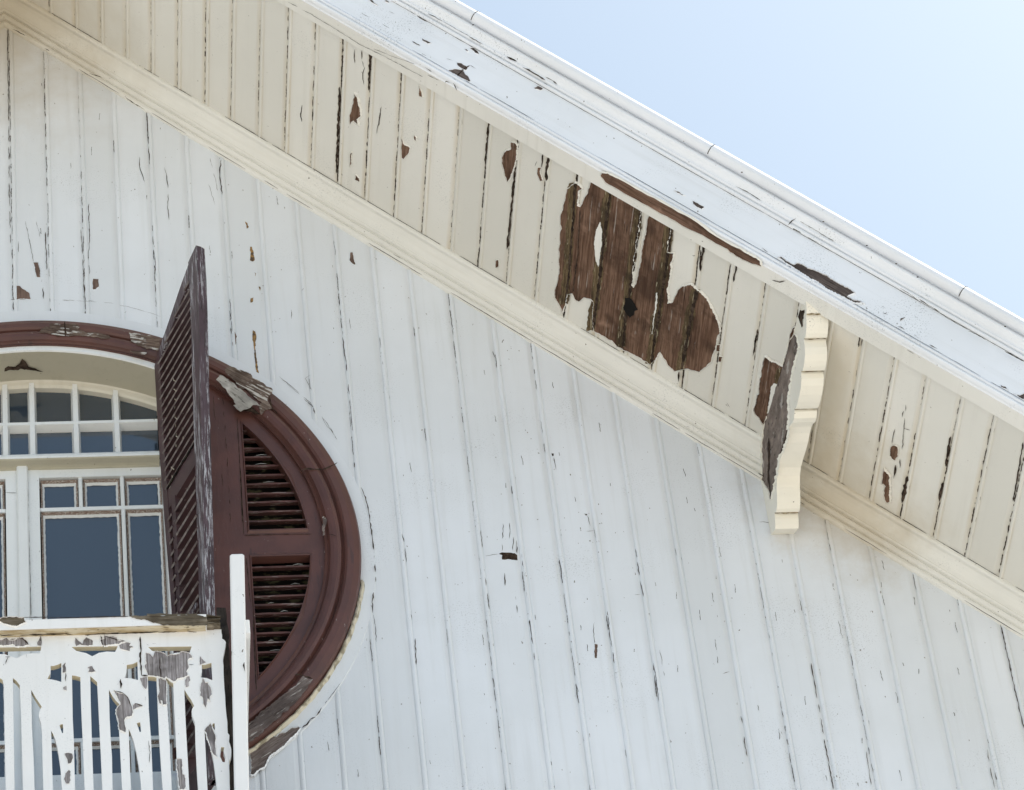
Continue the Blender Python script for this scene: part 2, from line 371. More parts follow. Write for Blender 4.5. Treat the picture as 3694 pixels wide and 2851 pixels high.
mb.build('attic_room', 'dark', house)

# cracks in the wall
cr = MB(); WN = Vector((0, -1, 0)); bnd = 1.25
strong = {1: .9, 2: .8, 0: 1.2, 4: .8, 5: .7, 9: .8, 12: .9, 14: .6, 19: .9, 21: .9}
i0 = jx.index(-.155)
for k, x in enumerate(jx):
    if x < -.6 or x > 3.9: continue
    q = strong.get(k - i0, .17) * .8; A = Vector((x + .001, 0, ztop(x, 10.64))); Bz = 10.2
    d = bnd * bnd - (x - XC) ** 2
    if d > 0:
        dashes(cr, A, Vector((x + .001, 0, ZC + math.sqrt(d))), WN, .0026, q)
        dashes(cr, Vector((x + .001, 0, ZC - math.sqrt(d))), Vector((x, 0, 9.9)), WN, .0026, q)
    else: dashes(cr, A, Vector((x + .001, 0, Bz)), WN, .0024, q)
    dashes(cr, A + Vector((.019, 0, -.01)), Vector((x + .02, 0, max(Bz, ZC + (math.sqrt(d) if d > 0 else -9)))), WN, .0010, .12, lmax=.03)
for k in range(150):   # hairline checks inside boards
    x = random.uniform(-.15, 3.3); z = random.uniform(10.3, ztop(x) - .05)
    if (x - XC) ** 2 + (z - ZC) ** 2 < 1.7: continue
    n_ = random.randint(2, 7); P = []; xx = x
    for i in range(n_): P.append(Vector((xx, -.0017, z - i * .008))); xx += random.uniform(-.0016, .0018)
    ribbon(cr, P, [random.uniform(.0006, .0022) for _ in P], WN)
z7 = Z(1200, 1300, 1.533); z8 = Z(2300, 1800, 1.5667); a1 = Z(0, 800, 1.533); z3 = Z(0, 0, 1.533)
for pts, w_ in ((z7([(1045, 1060), (1052, 1130), (1070, 1250), (1085, 1390)]), 3.5), (z7([(1085, 1390), (1095, 1480), (1106, 1560), (1112, 1610), (1118, 1660)]), 8),
                (z7([(830, 1130), (838, 1180), (848, 1250)]), 5), (z7([(856, 1290), (858, 1330), (866, 1380)]), 4), (z7([(820, 940), (828, 1040)]), 3),
                (z7([(950, 1180), (953, 1250)]), 5), (z7([(1003, 1260), (1010, 1310), (1018, 1340), (1020, 1400)]), 5), (z7([(943, 905), (936, 1060)]), 3), (z7([(980, 900), (978, 990)]), 2.5),
                (z7([(1000, 980), (996, 1055)]), 3), (z7([(1015, 1000), (1020, 1070)]), 4), (z7([(1448, 1420), (1442, 1500), (1450, 1570)]), 2.5), (z7([(1455, 1570), (1456, 1650)]), 8),
                (z7([(385, 960), (400, 1040), (408, 1120)]), 4), (z7([(455, 1540), (462, 1686)]), 5), (z7([(405, 1272), (432, 1274)]), 3), (z7([(1120, 1410), (1122, 1440)]), 6),
                (z7([(1400, 948), (1450, 945)]), 2.5), (z7([(1670, 1298), (1702, 1298)]), 3), (z7([(830, 1088), (885, 1078), (920, 1074)]), 2.5), (z7([(1225, 540), (1235, 610)]), 3.5),
                (z7([(1410, 860), (1425, 920)]), 2.5), (z7([(1685, 1120), (1700, 1220), (1718, 1310)]), 4), (z7([(1520, 1390), (1530, 1500), (1545, 1600), (1558, 1680)]), 3.5),
                (z8([(893, 480), (900, 520), (912, 560)]), 6), (z8([(915, 570), (930, 640)]), 3), (z8([(980, 930), (995, 1010), (1015, 1130), (1035, 1240), (1060, 1390), (1085, 1520), (1106, 1645)]), 4.5),
                (z8([(2052, 712), (2075, 820), (2100, 930), (2130, 1070), (2160, 1200), (2184, 1300)]), 4.5), (z8([(1135, 690), (1150, 760), (1168, 835)]), 2.5), (z8([(85, 900), (105, 1020), (122, 1150)]), 3),
                (z8([(585, 1230), (592, 1270)]), 7), (z8([(600, 1345), (612, 1420), (620, 1460)]), 4), (z8([(670, 135), (710, 132), (755, 140)]), 3), (z8([(120, 825), (152, 1005)]), 2),
                (z8([(1290, 1400), (1305, 1520), (1320, 1620)]), 3), (z8([(1975, 1420), (2000, 1560), (2020, 1640)]), 3.5), (z8([(483, 990), (520, 978)]), 2.5),
                (a1([(440, 0), (455, 120), (460, 240), (463, 340), (466, 435)]), 3.2), (a1([(250, 60), (256, 180), (258, 270)]), 4.5), (a1([(60, 432), (130, 430), (240, 432)]), 3.2), (a1([(300, 435), (520, 440)]), 1.8),
                (a1([(230, 320), (238, 380), (240, 430)]), 5), (a1([(140, 0), (165, 120), (188, 228)]), 2), (a1([(200, 0), (222, 90)]), 1.5), (a1([(492, 0), (494, 110), (488, 215)]), 3),
                (a1([(845, 90), (855, 190), (862, 310)]), 3), (a1([(1270, 430), (1280, 530), (1284, 610)]), 4), (a1([(1895, 640), (1915, 800), (1935, 1000), (1950, 1160)]), 4),
                (a1([(1930, 520), (1940, 600)]), 2.5), (a1([(2100, 640), (2120, 800), (2135, 900)]), 4), (a1([(1715, 850), (1690, 870), (1710, 910), (1725, 940)]), 2.2), (a1([(1700, 1000), (1735, 1030), (1745, 1065)]), 4),
                (a1([(1545, 860), (1620, 920), (1700, 990), (1735, 1025)]), 2.2), (a1([(1780, 1080), (1830, 1150), (1865, 1210)]), 2.0),
                (z3([(770, 870), (775, 940), (800, 1010)]), 4), (z3([(910, 930), (922, 980), (932, 1060), (928, 1150), (935, 1220)]), 3.5), (z3([(1140, 810), (1175, 930), (1205, 1060)]), 1.6), (z3([(1150, 1010), (1190, 1140)]), 1.5),
                (z3([(490, 1130), (493, 1230), (497, 1330)]), 3.5), (z3([(98, 1320), (104, 1400)]), 3), (z3([(1225, 870), (1215, 960), (1228, 1080)]), 4.5), (z3([(810, 620), (820, 780), (825, 900)]), 4.5), (z3([(42, 160), (46, 500), (50, 800), (52, 1100), (58, 1350)]), 4)):
    crack(cr, WALL, pts, w_)
cr.build('paint_crack', 'crack', wall_o)
pt = MB(); lp = MB()
for pts in (a1([(90, 357), (110, 358), (135, 378), (160, 395), (170, 430), (125, 428), (90, 432)]), a1([(185, 228), (210, 228), (222, 310), (203, 308)]), a1([(515, 318), (545, 320), (546, 362), (530, 376), (513, 377)]),
            a1([(1938, 172), (1950, 172), (1955, 205), (1965, 240), (1950, 235), (1934, 218)]), a1([(1288, 612), (1300, 612), (1310, 640), (1300, 690), (1288, 690)]), z7([(1448, 1572), (1466, 1575), (1462, 1620), (1460, 1650), (1450, 1650)])):
    patch(pt, WALL, pts, lip=lp, amp=1.5)
pt.build('bare_wood_patch', 'wood_wall', wall_o); lp.build('curled_paint_edge', 'wall', wall_o)
pt = MB(); patch(pt, WALL, z7([(920, 1072), (935, 1064), (1005, 1068), (1020, 1078), (1023, 1107), (970, 1101), (936, 1103), (938, 1080)]), amp=.8)
patch(pt, WALL, z7([(1210, 517), (1222, 517), (1222, 530), (1214, 532)]), amp=.5); patch(pt, WALL, z7([(1390, 850), (1408, 852), (1404, 862)]), amp=.5)
pt.build('missing_wood_hole', 'crack', wall_o)
pt = MB()
for q in ([(1383, 140), (1392, 140), (1404, 190), (1408, 215), (1398, 222), (1382, 215)], [(1386, 425), (1402, 420), (1398, 445), (1386, 450)], [(1398, 600), (1412, 610), (1418, 640), (1410, 700), (1420, 760), (1430, 830), (1432, 860), (1422, 855), (1412, 790), (1404, 700), (1396, 640)],
          [(1355, 0), (1368, 10), (1376, 30), (1366, 40)], [(1408, 280), (1416, 290), (1412, 305)], [(1430, 360), (1440, 362), (1438, 385)]):
    patch(pt, WALL, a1(q), amp=1.5)
pt.build('rust_stain', 'rust', wall_o)

# ------------------------------------------------------------------ flat white surround and brown ring casing
def revolve(prof, a0, a1_, seg, mat, name, parent, cx=XC, wob=0.0, smooth=False, label=None):
    V = []; Fc = []; n = len(prof)
    for k in range(seg + 1):
        a = a0 + (a1_ - a0) * k / seg; wv = wob * math.sin(k * 1.7) * math.sin(k * .61)
        for r, y in prof: V.append((cx + (r + wv) * math.cos(a), y, ZC + (r + wv) * math.sin(a)))
    for k in range(seg):
        for j in range(n - 1): Fc.append((k*n + j, k*n + j + 1, (k+1)*n + j + 1, (k+1)*n + j))
    return mesh(name, V, Fc, mat, parent, label, smooth)
def sr(r, a): # the outer edge of the surround is not quite round
    d = math.degrees(a) % 360; return r if r < 1.2 else r - lerp(d, [0, 30, 60, 95, 180, 290, 330, 360], [.042, .040, .016, 0, 0, .010, .030, .042])
prs = [(1.12, .0), (1.12, -.007), (1.21, -.006), (1.235, -.0050), (1.258, -.0036), (1.270, -.0030), (1.273, .003)]; V = []; n_ = len(prs); sg = 220
for k in range(sg + 1):
    a_ = math.radians(-66 + 312 * k / sg)
    for r, y in prs: q_ = sr(r, a_); V.append((XC + q_ * math.cos(a_), y, ZC + q_ * math.sin(a_)))
sur = mesh('window_surround', V, [(k*n_+j, k*n_+j+1, (k+1)*n_+j+1, (k+1)*n_+j) for k in range(sg) for j in range(n_ - 1)], 'wall', house, tone=[.35] * len(V))
casing = revolve([(1.178, .0), (1.178, -.034), (1.172, -.046), (1.150, -.055), (1.128, -.058), (1.119, -.052), (1.116, -.044), (1.111, -.040), (1.107, -.046), (1.104, -.056), (1.092, -.060), (1.078, -.057), (1.066, -.052),
                 (1.062, -.044), (1.057, -.038), (1.050, -.042), (1.046, -.046), (1.046, .02)], math.radians(-64), math.radians(243), 200, 'brown', 'window_casing', house)
cr = MB(); z81 = Z(850, 1250, 3.372); z82 = Z(850, 1700, 3.372); z83 = Z(850, 2150, 2.406)
crack(cr, ANN, z7([(160, 705), (180, 760), (192, 800), (205, 880), (216, 960), (228, 1050), (232, 1130), (240, 1200), (234, 1270)]), 5.5)
crack(cr, ANN, z7([(226, 1285), (220, 1340), (220, 1400)]), 6.5); crack(cr, ANN, z7([(225, 1410), (235, 1470), (242, 1560)]), 2.5, gaps=.2)
crack(cr, ANN, z83([(905, 765), (880, 800), (835, 865), (795, 915)]), 4, gaps=.06); crack(cr, ANN, z83([(790, 915), (745, 975), (720, 1015), (700, 1045)]), 9); crack(cr, ANN, z83([(690, 1055), (650, 1075), (620, 1120), (595, 1135), (575, 1150)]), 7)
crack(cr, ANN, z83([(610, 1125), (622, 1165)]), 3)
crack(cr, ANN, z81([(515, 372), (590, 430), (700, 525), (800, 610), (880, 690), (950, 740)]), 2.2, gaps=.1); crack(cr, ANN, z81([(945, 745), (955, 790), (968, 825)]), 5); crack(cr, ANN, z81([(1050, 870), (1110, 975), (1180, 1050), (1250, 1155)]), 2.2, gaps=.3)
crack(cr, ANN, a1([(300, 436), (430, 440), (600, 450), (740, 480), (870, 520), (910, 545)]), 1.5, gaps=.15)
cr.build('paint_crack', 'crack', sur)
pt = MB(); lp = MB()
patch(pt, ANN, z83([(120, 1340), (240, 1262), (320, 1205), (335, 1225), (352, 1228), (368, 1212), (430, 1195), (490, 1150), (545, 1143), (560, 1152), (500, 1225), (440, 1280), (380, 1335), (300, 1392), (278, 1430), (250, 1490), (180, 1530), (132, 1555)]), lip=lp, amp=2.0, h=.002)
pt.build('bare_wood_patch', 'wood_ring2', sur); lp.build('curled_paint_edge', 'wall', sur)
revolve([(1.179, -.006), (1.181, -.018), (1.187, -.021), (1.192, -.012), (1.195, -.006)], math.radians(-62), math.radians(-8), 60, 'caulk', 'caulk_bead', sur, wob=.0025)
# casing: dirt, joints, bare wood
cr = MB()
crack(cr, RING, [(233, 1160), (234, 1186), (237, 1214)], 4.5, .4)
crack(cr, RING, z81([(790, 1535), (830, 1500), (880, 1490), (940, 1500), (980, 1498), (1060, 1500), (1150, 1465), (1240, 1415)]), 6, 1.6)
crack(cr, RING, z82([(1128, 772), (1180, 778), (1230, 800)]), 4); crack(cr, RING, z83([(512, 690), (560, 685), (600, 700), (668, 722)]), 6)
crack(cr, RING, z83([(750, 400), (700, 480), (640, 575)]), 2, gaps=.3); crack(cr, RING, z81([(400, 600), (440, 740), (510, 830)]), 5)
cr.build('casing_crack', 'crack', casing)
r5 = Z(0, 1150, 3.64)
pt = MB(); lp = MB()
for q in ([(650, 70), (760, 65), (850, 75), (855, 235), (780, 228), (640, 205), (515, 195), (530, 160), (600, 110), (660, 120)], [(862, 75), (1030, 90), (1040, 130), (990, 160), (1100, 165), (1300, 195), (1430, 225), (1455, 250), (1380, 270), (1200, 245), (1000, 225), (866, 232)],
          [(1690, 190), (1780, 195), (1900, 225), (2110, 270), (2100, 420), (2060, 435), (1950, 400), (1800, 355), (1720, 310)], [(1700, 420), (1800, 430), (1930, 455), (1900, 480), (1760, 460)]):
    patch(pt, RING, r5(q), h=.002, amp=2.0)
pt.build('bare_wood_patch', 'wood_ring', casing)
pt = MB()
patch(pt, RING, z81([(-110, 262), (-60, 245), (0, 265), (90, 300), (200, 360), (300, 430), (400, 500), (455, 545), (405, 600), (385, 650), (410, 720), (330, 700), (220, 610), (100, 520), (-20, 420), (-120, 330)]), h=.002, amp=2.5)
patch(pt, RING, z81([(300, 690), (400, 690), (440, 760), (350, 790), (310, 840), (295, 780)]), h=.002, amp=2)
pt.build('bare_wood_patch', 'wood_ring3', casing)
pt = MB()
patch(pt, RING, z83([(585, 690), (604, 712), (668, 726), (655, 750), (600, 830), (520, 930), (430, 1010), (350, 1085), (240, 1180), (115, 1280), (115, 1110), (200, 1040), (270, 970), (340, 920), (385, 880), (430, 850), (500, 795), (540, 750)]), h=.002, lip=None, amp=2.5)
patch(pt, RING, z82([(1060, 550), (1095, 570), (1105, 640), (1080, 700), (1085, 780), (1060, 790), (1050, 700), (1065, 620)]), h=.002, amp=1.5)
pt.build('bare_wood_patch', 'wood_ring2', casing)
# the loose splinter that hangs off the ring
sp = Plane((-.25, -.93, -.25), None); P0 = onY(900, 1440, -.085); sp.c = sp.n.dot(P0)
q = Z(520, 1350, 3.065)([(845, 5), (885, 30), (960, 85), (1060, 160), (1130, 225), (1180, 270), (1290, 350), (1240, 338), (1190, 342), (1140, 380), (1060, 412), (985, 345), (1015, 335), (990, 290), (950, 240), (920, 200), (900, 160), (880, 150), (850, 110), (795, 60)])
q = jag(q, 1.4, 2); pm = MB(); pm.prism(q, lambda u, v: sp.at(u, v, 0), lambda u, v: sp.at(u, v, .006) + Vector((.004, .006, 0))); fixn(pm.build('loose_splinter', 'chip', casing, 'curled grey splinter of wood hanging loose from the ring'))
pm = MB(); patch(pm, Plane((0, -1, 0), .048), z81([(0, 560), (60, 600), (160, 690), (300, 745), (290, 830), (180, 800), (60, 790), (0, 720)]), amp=1.5); pm.build('gap_shadow_crack', 'crack', casing)

# ------------------------------------------------------------------ arched reveal of the door opening
XD = -.135; HW = .515
def arc_x(R, a, b_, seg): # angles where the arc of radius R spans x from a to b
    return math.acos(max(-1, min(1, (b_ - XC) / R))), math.acos(max(-1, min(1, (a - XC) / R))), seg
a0, a1r, _ = arc_x(1.03, XD - HW - .02, .405, 1)
rev = revolve([(1.047, -.028), (1.047, -.036), (1.024, -.036), (1.021, -.030)], a0, a1r, 90, 'door', 'arched_lip', house)
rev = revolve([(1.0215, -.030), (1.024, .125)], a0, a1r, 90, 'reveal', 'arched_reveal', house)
fan = revolve([(1.026, .125), (1.020, .131), (1.005, .134), (.996, .142), (.996, .19)], a0, a1r, 90, 'cream', 'fanlight', house)
mb = MB()
for x0, x1 in ((.385, .43), (-.665, -.607)): mb.box(x0, x1, -.03, .2, 10.6, 12.84)
mb.each('door_jamb', 'door', house)
pl = Plane(Vector((-.0, 0, -1)), 0); zc = onY(110, 1257, -.03).z
pt = MB(); RV = Plane((0, -.0, -1), -(ZC + 1.0205)); patch(pt, RV, r5([(-60, 760), (0, 715), (50, 650), (110, 615), (200, 625), (260, 580), (290, 520), (340, 560), (370, 620), (430, 640), (500, 665), (565, 690), (500, 685), (380, 665), (320, 665), (270, 650), (240, 670), (120, 668), (50, 690), (0, 722)]), amp=1.2, h=.003)
pt.build('torn_paint_patch', 'crack', rev)

# ------------------------------------------------------------------ fanlight
def cpoly(x0, x1, z0, z1, R, n=10):
    """rectangle clipped by the arch of radius R"""
    top = lambda x: min(z1, ZC + math.sqrt(max(0, R * R - (x - XC) ** 2)))
    return [(x0, z0), (x1, z0)] + [(x1 + (x0 - x1) * i / n, top(x1 + (x0 - x1) * i / n)) for i in range(n + 1)]
mb = MB(); YF, YG = .132, .178
ZM = 12.689; ZT = 12.495
mux = [onY(px, 1600, YF).x for px in (20, 118, 276, 424)]; mux = [mux[0] - .155] + mux + [mux[3] + (mux[3] - mux[2]) - .01]
mux = [m for m in mux if XD - HW < m < XD + HW - .02]
for x in mux:
    zt = ZC + math.sqrt(1.012 ** 2 - (x - XC) ** 2)
    V = []
    for z in (ZT - .02, zt + .01): V += [(x - .009, YF, z), (x + .009, YF, z), (x + .019, YG, z), (x - .019, YG, z)]
    mb.hexa(V)
hx0, hx1 = XD - HW, XD + HW
mb.hexa([(hx0, YF - .001, ZM - .008), (hx1, YF - .001, ZM - .008), (hx1, YG, ZM - .020), (hx0, YG, ZM - .020), (hx0, YF - .001, ZM + .006), (hx1, YF - .001, ZM + .006), (hx1, YG, ZM + .014), (hx0, YG, ZM + .014)])
mb.each('glazing_bar', 'door', fan)
ex = [hx0] + mux + [hx1]
for a, b_ in zip(ex, ex[1:]):
    for z0, z1 in ((ZT - .03, ZM - .02), (ZM - .005, 13.2)):
        l = cpoly(a, b_, z0, z1, .997, 6)
        if max(p[1] for p in l) - z0 < .02: continue
        pm = MB(); pm.prism(l, lambda u, v: Vector((u, YG - .012, v)), lambda u, v: Vector((u, YG - .008, v))); fixn(pm.build('pane', 'glass', fan))
# transom with a soft nosing, the underside facing the street
zq = lambda py, y: onY(0, py, y).z
mb = MB(); pr = [(.20, zq(1644, .094) + .012), (.102, zq(1644, .094) + .010), (.094, zq(1644, .094)), (.090, zq(1650, .090)), (.091, zq(1657, .091))]
V = [(x, y, z) for x in (hx0, hx1) for y, z in pr]; n_ = len(pr); mb.add(V, [(i, i + 1, n_ + i + 1, n_ + i) for i in range(n_ - 1)])
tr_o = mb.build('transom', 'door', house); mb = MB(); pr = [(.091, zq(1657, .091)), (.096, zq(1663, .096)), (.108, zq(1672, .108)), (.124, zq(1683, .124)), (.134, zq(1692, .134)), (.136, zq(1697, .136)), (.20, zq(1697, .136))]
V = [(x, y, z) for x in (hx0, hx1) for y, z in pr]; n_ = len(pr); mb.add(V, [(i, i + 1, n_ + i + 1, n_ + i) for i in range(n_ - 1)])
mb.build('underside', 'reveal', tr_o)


# ------------------------------------------------------------------ French door leaves
YD = .150
gx = [onY(px, 1780, YD).x for px in (156, 272, 310, 423, 461, 574)]
zr = [12.400, 12.281, 12.240, 11.176, 11.135, 11.013]
xm = onY(80, 1700, YD).x
def leaf_door(sgn, lab):
    X = lambda x: x if sgn > 0 else 2 * xm - x
    mb = MB()
    def bx(x0, x1, y0, y1, z0, z1, bev=0):
        a, b_ = sorted((X(x0), X(x1))); mb.box(a, b_, y0, y1, z0, z1, bev)
    bx(xm + .003, gx[0] - .014, YD - .010, .2, 10.62, 12.50); bx(gx[5] + .014, .387, YD - .010, .2, 10.62, 12.50)
    xi0, xi1 = gx[0] - .0145, gx[5] + .0145
    bx(xi0, xi1, YD - .009, .2, zr[0] + .017, 12.495); bx(xi0, xi1, YD - .009, .2, 10.62, zr[5] - .016)
    d = fixn(mb.build('door_leaf', 'door', house, lab)); mb = MB()
    # glazing bars
    for z0, z1 in ((zr[2], zr[1]), (zr[4], zr[3])): bx(xi0, xi1, YD - .004, .178, z0 + .012, z1 - .012, .003)
    for a, b_, z0, z1 in ((gx[1], gx[2], zr[1] - .012, zr[0] + .018), (gx[3], gx[4], zr[1] - .012, zr[0] + .018), (gx[3], gx[4], zr[3] - .012, zr[2] + .012), (gx[3], gx[4], zr[5] - .016, zr[4] + .012), (gx[1] - .02, gx[2] - .02, zr[5] - .016, zr[4] + .012)):
        bx(a + .012, b_ - .012, YD - .005, .178, z0, z1, .003)
    mb.each('glazing_bar', 'door', d)
    R = [(gx[0], gx[1], zr[1], zr[0]), (gx[2], gx[3], zr[1], zr[0]), (gx[4], gx[5], zr[1], zr[0]), (gx[0], gx[3], zr[3], zr[2]), (gx[4], gx[5], zr[3], zr[2]), (gx[0], gx[1] - .02, zr[5], zr[4]), (gx[2] - .02, gx[3], zr[5], zr[4]), (gx[4], gx[5], zr[5], zr[4])]
    for x0, x1, z0, z1 in R:
        a, b_ = sorted((X(x0), X(x1)))
        pm = MB(); pm.box(a - .006, b_ + .006, .170, .174, z0 - .006, z1 + .006)
        g_ = pm.build('pane', 'glass', d)
        # crumbling putty round the pane: a stepped, ragged frame
        pm = MB(); o = .0095
        def edge(p, q, inn):
            n_ = max(3, int((Vector(q) - Vector(p)).length / .012)); V = []
            for i in range(n_ + 1):
                c = Vector(p).lerp(Vector(q), i / n_); w_ = Vector(inn) * (o + .004 + random.uniform(-.001, .0015)) if 0 < i < n_ else Vector(inn) * o
                V += [Vector((c.x, YD - .001, c.y)), Vector((c.x + w_.x * .5, YD + .010, c.y + w_.y * .5)), Vector((c.x + w_.x, .1695, c.y + w_.y))]
            pm.add(V, [(3*i+j, 3*i+j+1, 3*i+j+4, 3*i+j+3) for i in range(n_) for j in (0, 1)])
        A, B_, C_, D_ = (a - o, z0 - o), (b_ + o, z0 - o), (b_ + o, z1 + o), (a - o, z1 + o)
        edge(A, B_, (0, 1)); edge(B_, C_, (-1, 0)); edge(C_, D_, (0, -1)); edge(D_, A, (1, 0))
        o_ = pm.build('putty_line', 'putty', d); o_.data.materials.append(M['door'])
        for p in o_.data.polygons: p.material_index = p.index % 2
    return d
leaf_door(1, 'right leaf of the white French door with crumbling putty'); leaf_door(-1, 'left leaf of the white French door, only its stile in view')
mb = MB(); mb.box(xm - .021, xm + .021, YD - .026, YD - .0105, 10.62, 12.494, .005); fixn(mb.build('door_astragal', 'door', house))
mb = MB(); crack(mb, Plane((0, -1, 0), -(YD - .0105)), [(14, 1777), (30, 1779), (61, 1780)], 2.2, .8)
for p in (61.5, 99.5): crack(mb, Plane((0, -1, 0), -(YD - .0107)), [(p, 1694), (p + 4, 1900), (p + 12, 2226)], 2.4, .3, gaps=.03)
mb.build('joint_line', 'crack', house)

# ------------------------------------------------------------------ fixed louvered panel on the right (and its twin on the far side)
AR = .9915
def louver_panel(sgn, lab):
    X = lambda x: x if sgn > 0 else 2 * XC - x
    xl = .690
    def zarc(x): return math.sqrt(AR * AR - (x - XC) ** 2)
    def xarc(z): return XC + math.sqrt(max(0, AR * AR - (z - ZC) ** 2))
    zt = 11.968; zb = 11.836
    up = [(xl, zt), (xarc(zt), zt)] + [(xarc(z), z) for z in [zt + (ZC + zarc(xl) - zt) * i / 16 for i in range(1, 16)]] + [(xl, ZC + zarc(xl))]
    lo = [(xl, zb)] + [(xl, ZC - zarc(xl))] + [(xarc(z), z) for z in [ZC - zarc(xl) + (zb - ZC + zarc(xl)) * i / 16 for i in range(1, 16)]] + [(xarc(zb), zb)]
    R = 1.052; x0 = .432; a0 = math.acos((x0 - XC) / R)
    out = [(XC + R * math.cos(a0 - 2 * a0 * i / 60), ZC + R * math.sin(a0 - 2 * a0 * i / 60)) for i in range(61)]
    mb = MB(); holes(mb, [[(X(x), z) for x, z in l] for l in (out, up, lo)], lambda u, v: Vector((u, -.030, v)), lambda u, v: Vector((u, .006, v)))
    p = fixn(mb.build('louvered_panel', 'brown', house, lab))
    mb = MB()                            # raised lip round the openings, joint lines of the stile
    for l in (up, lo):
        cx_ = sum(q[0] for q in l) / len(l); cz = sum(q[1] for q in l) / len(l); V = []
        for x, z in l:
            k = 1.0 + .016 / max(.03, math.hypot(x - cx_, z - cz)); V += [(X(x), -.0305, z), (X(x), -.036, z), (X(cx_ + (x - cx_) * (k * .4 + .6)), -.036, cz + (z - cz) * (k * .4 + .6)), (X(cx_ + (x - cx_) * k), -.0305, cz + (z - cz) * k)]
        n_ = len(l); mb.add(V, [(4*i+j, 4*i+j+1, 4*((i+1) % n_)+j+1, 4*((i+1) % n_)+j) for i in range(n_) for j in range(3)])
    fixn(mb.build('opening_lip', 'brown', p))
    ups = [1555, 1588, 1621, 1652, 1684, 1718, 1750, 1784.5, 1815.6, 1850, 1884]; los = [2051, 2086, 2122, 2156, 2187, 2218.6, 2254, 2289, 2322.5, 2358, 2395, 2432]
    for y in ups + los:
        z = onY(885, y, -.012).z; xr = xarc(z) + .012; j = lambda: random.uniform(-.0006, .0006)
        n_ = 8; V = []
        for i in range(n_ + 1):
            x = X(xl - .01 + (xr - xl + .01) * i / n_); e = j()
            V += [(x, -.016 + j(), z - .0045 + e), (x, .012, z + .004 + e), (x, .012, z + .008 + e), (x, -.014 + j(), z + .0055 + e + j())]
        mb = MB(); mb.add(V, [(4*i+k, 4*i+(k+1) % 4, 4*i+4+(k+1) % 4, 4*i+4+k) for i in range(n_) for k in range(4)] + [(0, 1, 2, 3), (4*n_+3, 4*n_+2, 4*n_+1, 4*n_)])
        fixn(mb.build('slat', slatm, p))
    for k in range(9):                   # bits of straw and flaked paint lying on the slats
        if sgn < 0: break
        y = random.choice(ups[3:] + los); z = onY(885, y, -.012).z + .008; x = random.uniform(.72, max(.74, xarc(z) - .06)); d = random.uniform(.015, .045)
        m2 = MB(); ribbon(m2, [Vector((x, -.014, z)), Vector((x + d * .5, -.016, z + random.uniform(.001, .005))), Vector((x + d, -.014, z + .002))], [.001, .0028, .0012], WN); m2.build('straw', 'chip', p)
    mb = MB(); mb.add([(X(.45), .06, 10.9), (X(1.0), .06, 10.9), (X(1.0), .06, 12.8), (X(.45), .06, 12.8)], [(0, 1, 2, 3)]); mb.build('dark_backing', 'olive_dark', p)
    return p
b = NB('slat_paint'); c = b.mix(b.ramp(b.noise(9, 5), .4, .7), (.12, .055, .048), (.075, .038, .034))
c = b.mix(b.ramp(b.noise(1, 5, (14, 80, 80), off=3, rough=.7), .55, .62, 0, .75), c, (.30, .26, .24)); slatm = b.done(c, .6, .3)
lpn = louver_panel(1, 'fixed brown louvered panel beside the tall white post'); louver_panel(-1, 'matching fixed louvered panel on the far side of the door')
cr = MB(); PN = Plane((0, -1, 0), .030); r8 = Z(520, 1350, 3.065)
for q, w_ in (([(870, 260), (880, 420), (900, 700), (920, 950), (935, 1300), (955, 1650)], 1.6), ([(850, 800), (860, 1100), (870, 1250)], 1.2)): crack(cr, PN, r8(q), w_, gaps=.25)
crack(cr, PN, r8([(1028, 480), (1040, 700), (1058, 1000), (1072, 1300), (1085, 1650)]), 2.2, .3); crack(cr, PN, z82([(62, 0), (80, 400), (100, 780)]), 2.2, .3); crack(cr, PN, z82([(100, 785), (400, 775), (700, 770), (935, 770)]), 3.0, .5); crack(cr, PN, z82([(130, 1060), (180, 1600)]), 3.0, .4)
crack(cr, PN, Z(400, 2150, 3.64)([(1870, 300), (1885, 700), (1905, 1100), (1912, 1255)]), 3, .5)
crack(cr, PN, r8([(765, 240), (775, 400), (790, 520)]), 1.6)
cr.build('panel_crack', 'crack', lpn)

# ------------------------------------------------------------------ the open shutter leaf (hinged on the right jamb, swung out past square)
HD = Vector((.377, -.926, 0)).normalized(); NL = Vector((-.926, -.377, 0)).normalized(); HP = Vector((.372, -.05, 0))
def LF(s, z, wv=0.0):
    a = lerp(z, [11.55, 12.03, 12.39, 12.82], [.045, .020, .005, -.002]); e = lerp(z, [10.6, 11.67, 12.32, 12.80], [.285, .362, .400, .435])
    return HP + HD * (a + s / .437 * (e - a)) + Vector((0, 0, z)) + NL * (wv - .0195)
arcS = [-.002, .013, .056, .158, .275, .389, .425, .440]; arcZ = [12.79, 12.832, 12.851, 12.904, 12.972, 13.026, 13.040, 13.030]
arcS = [max(0, s) for s in arcS]
def topz(s): return lerp(s, arcS, arcZ) if s > .005 else 12.80
def board(mb, loop, w0, w1):
    mb.prism(loop, lambda u, v: LF(u, v, w0), lambda u, v: LF(u, v, w1))
def strip(s0, s1, z0, n=14, top=None): # tall strip with the arch on top
    L1 = [(s0, z0 + (topz(s0) - z0) * i / n) for i in range(n + 1)]; L2 = [(s1, z0 + (topz(s1) - z0) * i / n) for i in range(n + 1)]
    return L1 + L2[::-1]
mb = MB(); board(mb, strip(.0, .050, 10.60), -.018, .018); board(mb, [(.045, 12.115), (.045, 12.02), (.368, 12.02), (.368, 12.115)], -.016, .016); board(mb, [(.088, 12.03), (.088, 10.7), (.130, 10.7), (.130, 12.03)], -.015, .019); board(mb, [(.045, 10.73), (.045, 10.60), (.368, 10.60), (.368, 10.73)], -.016, .016)
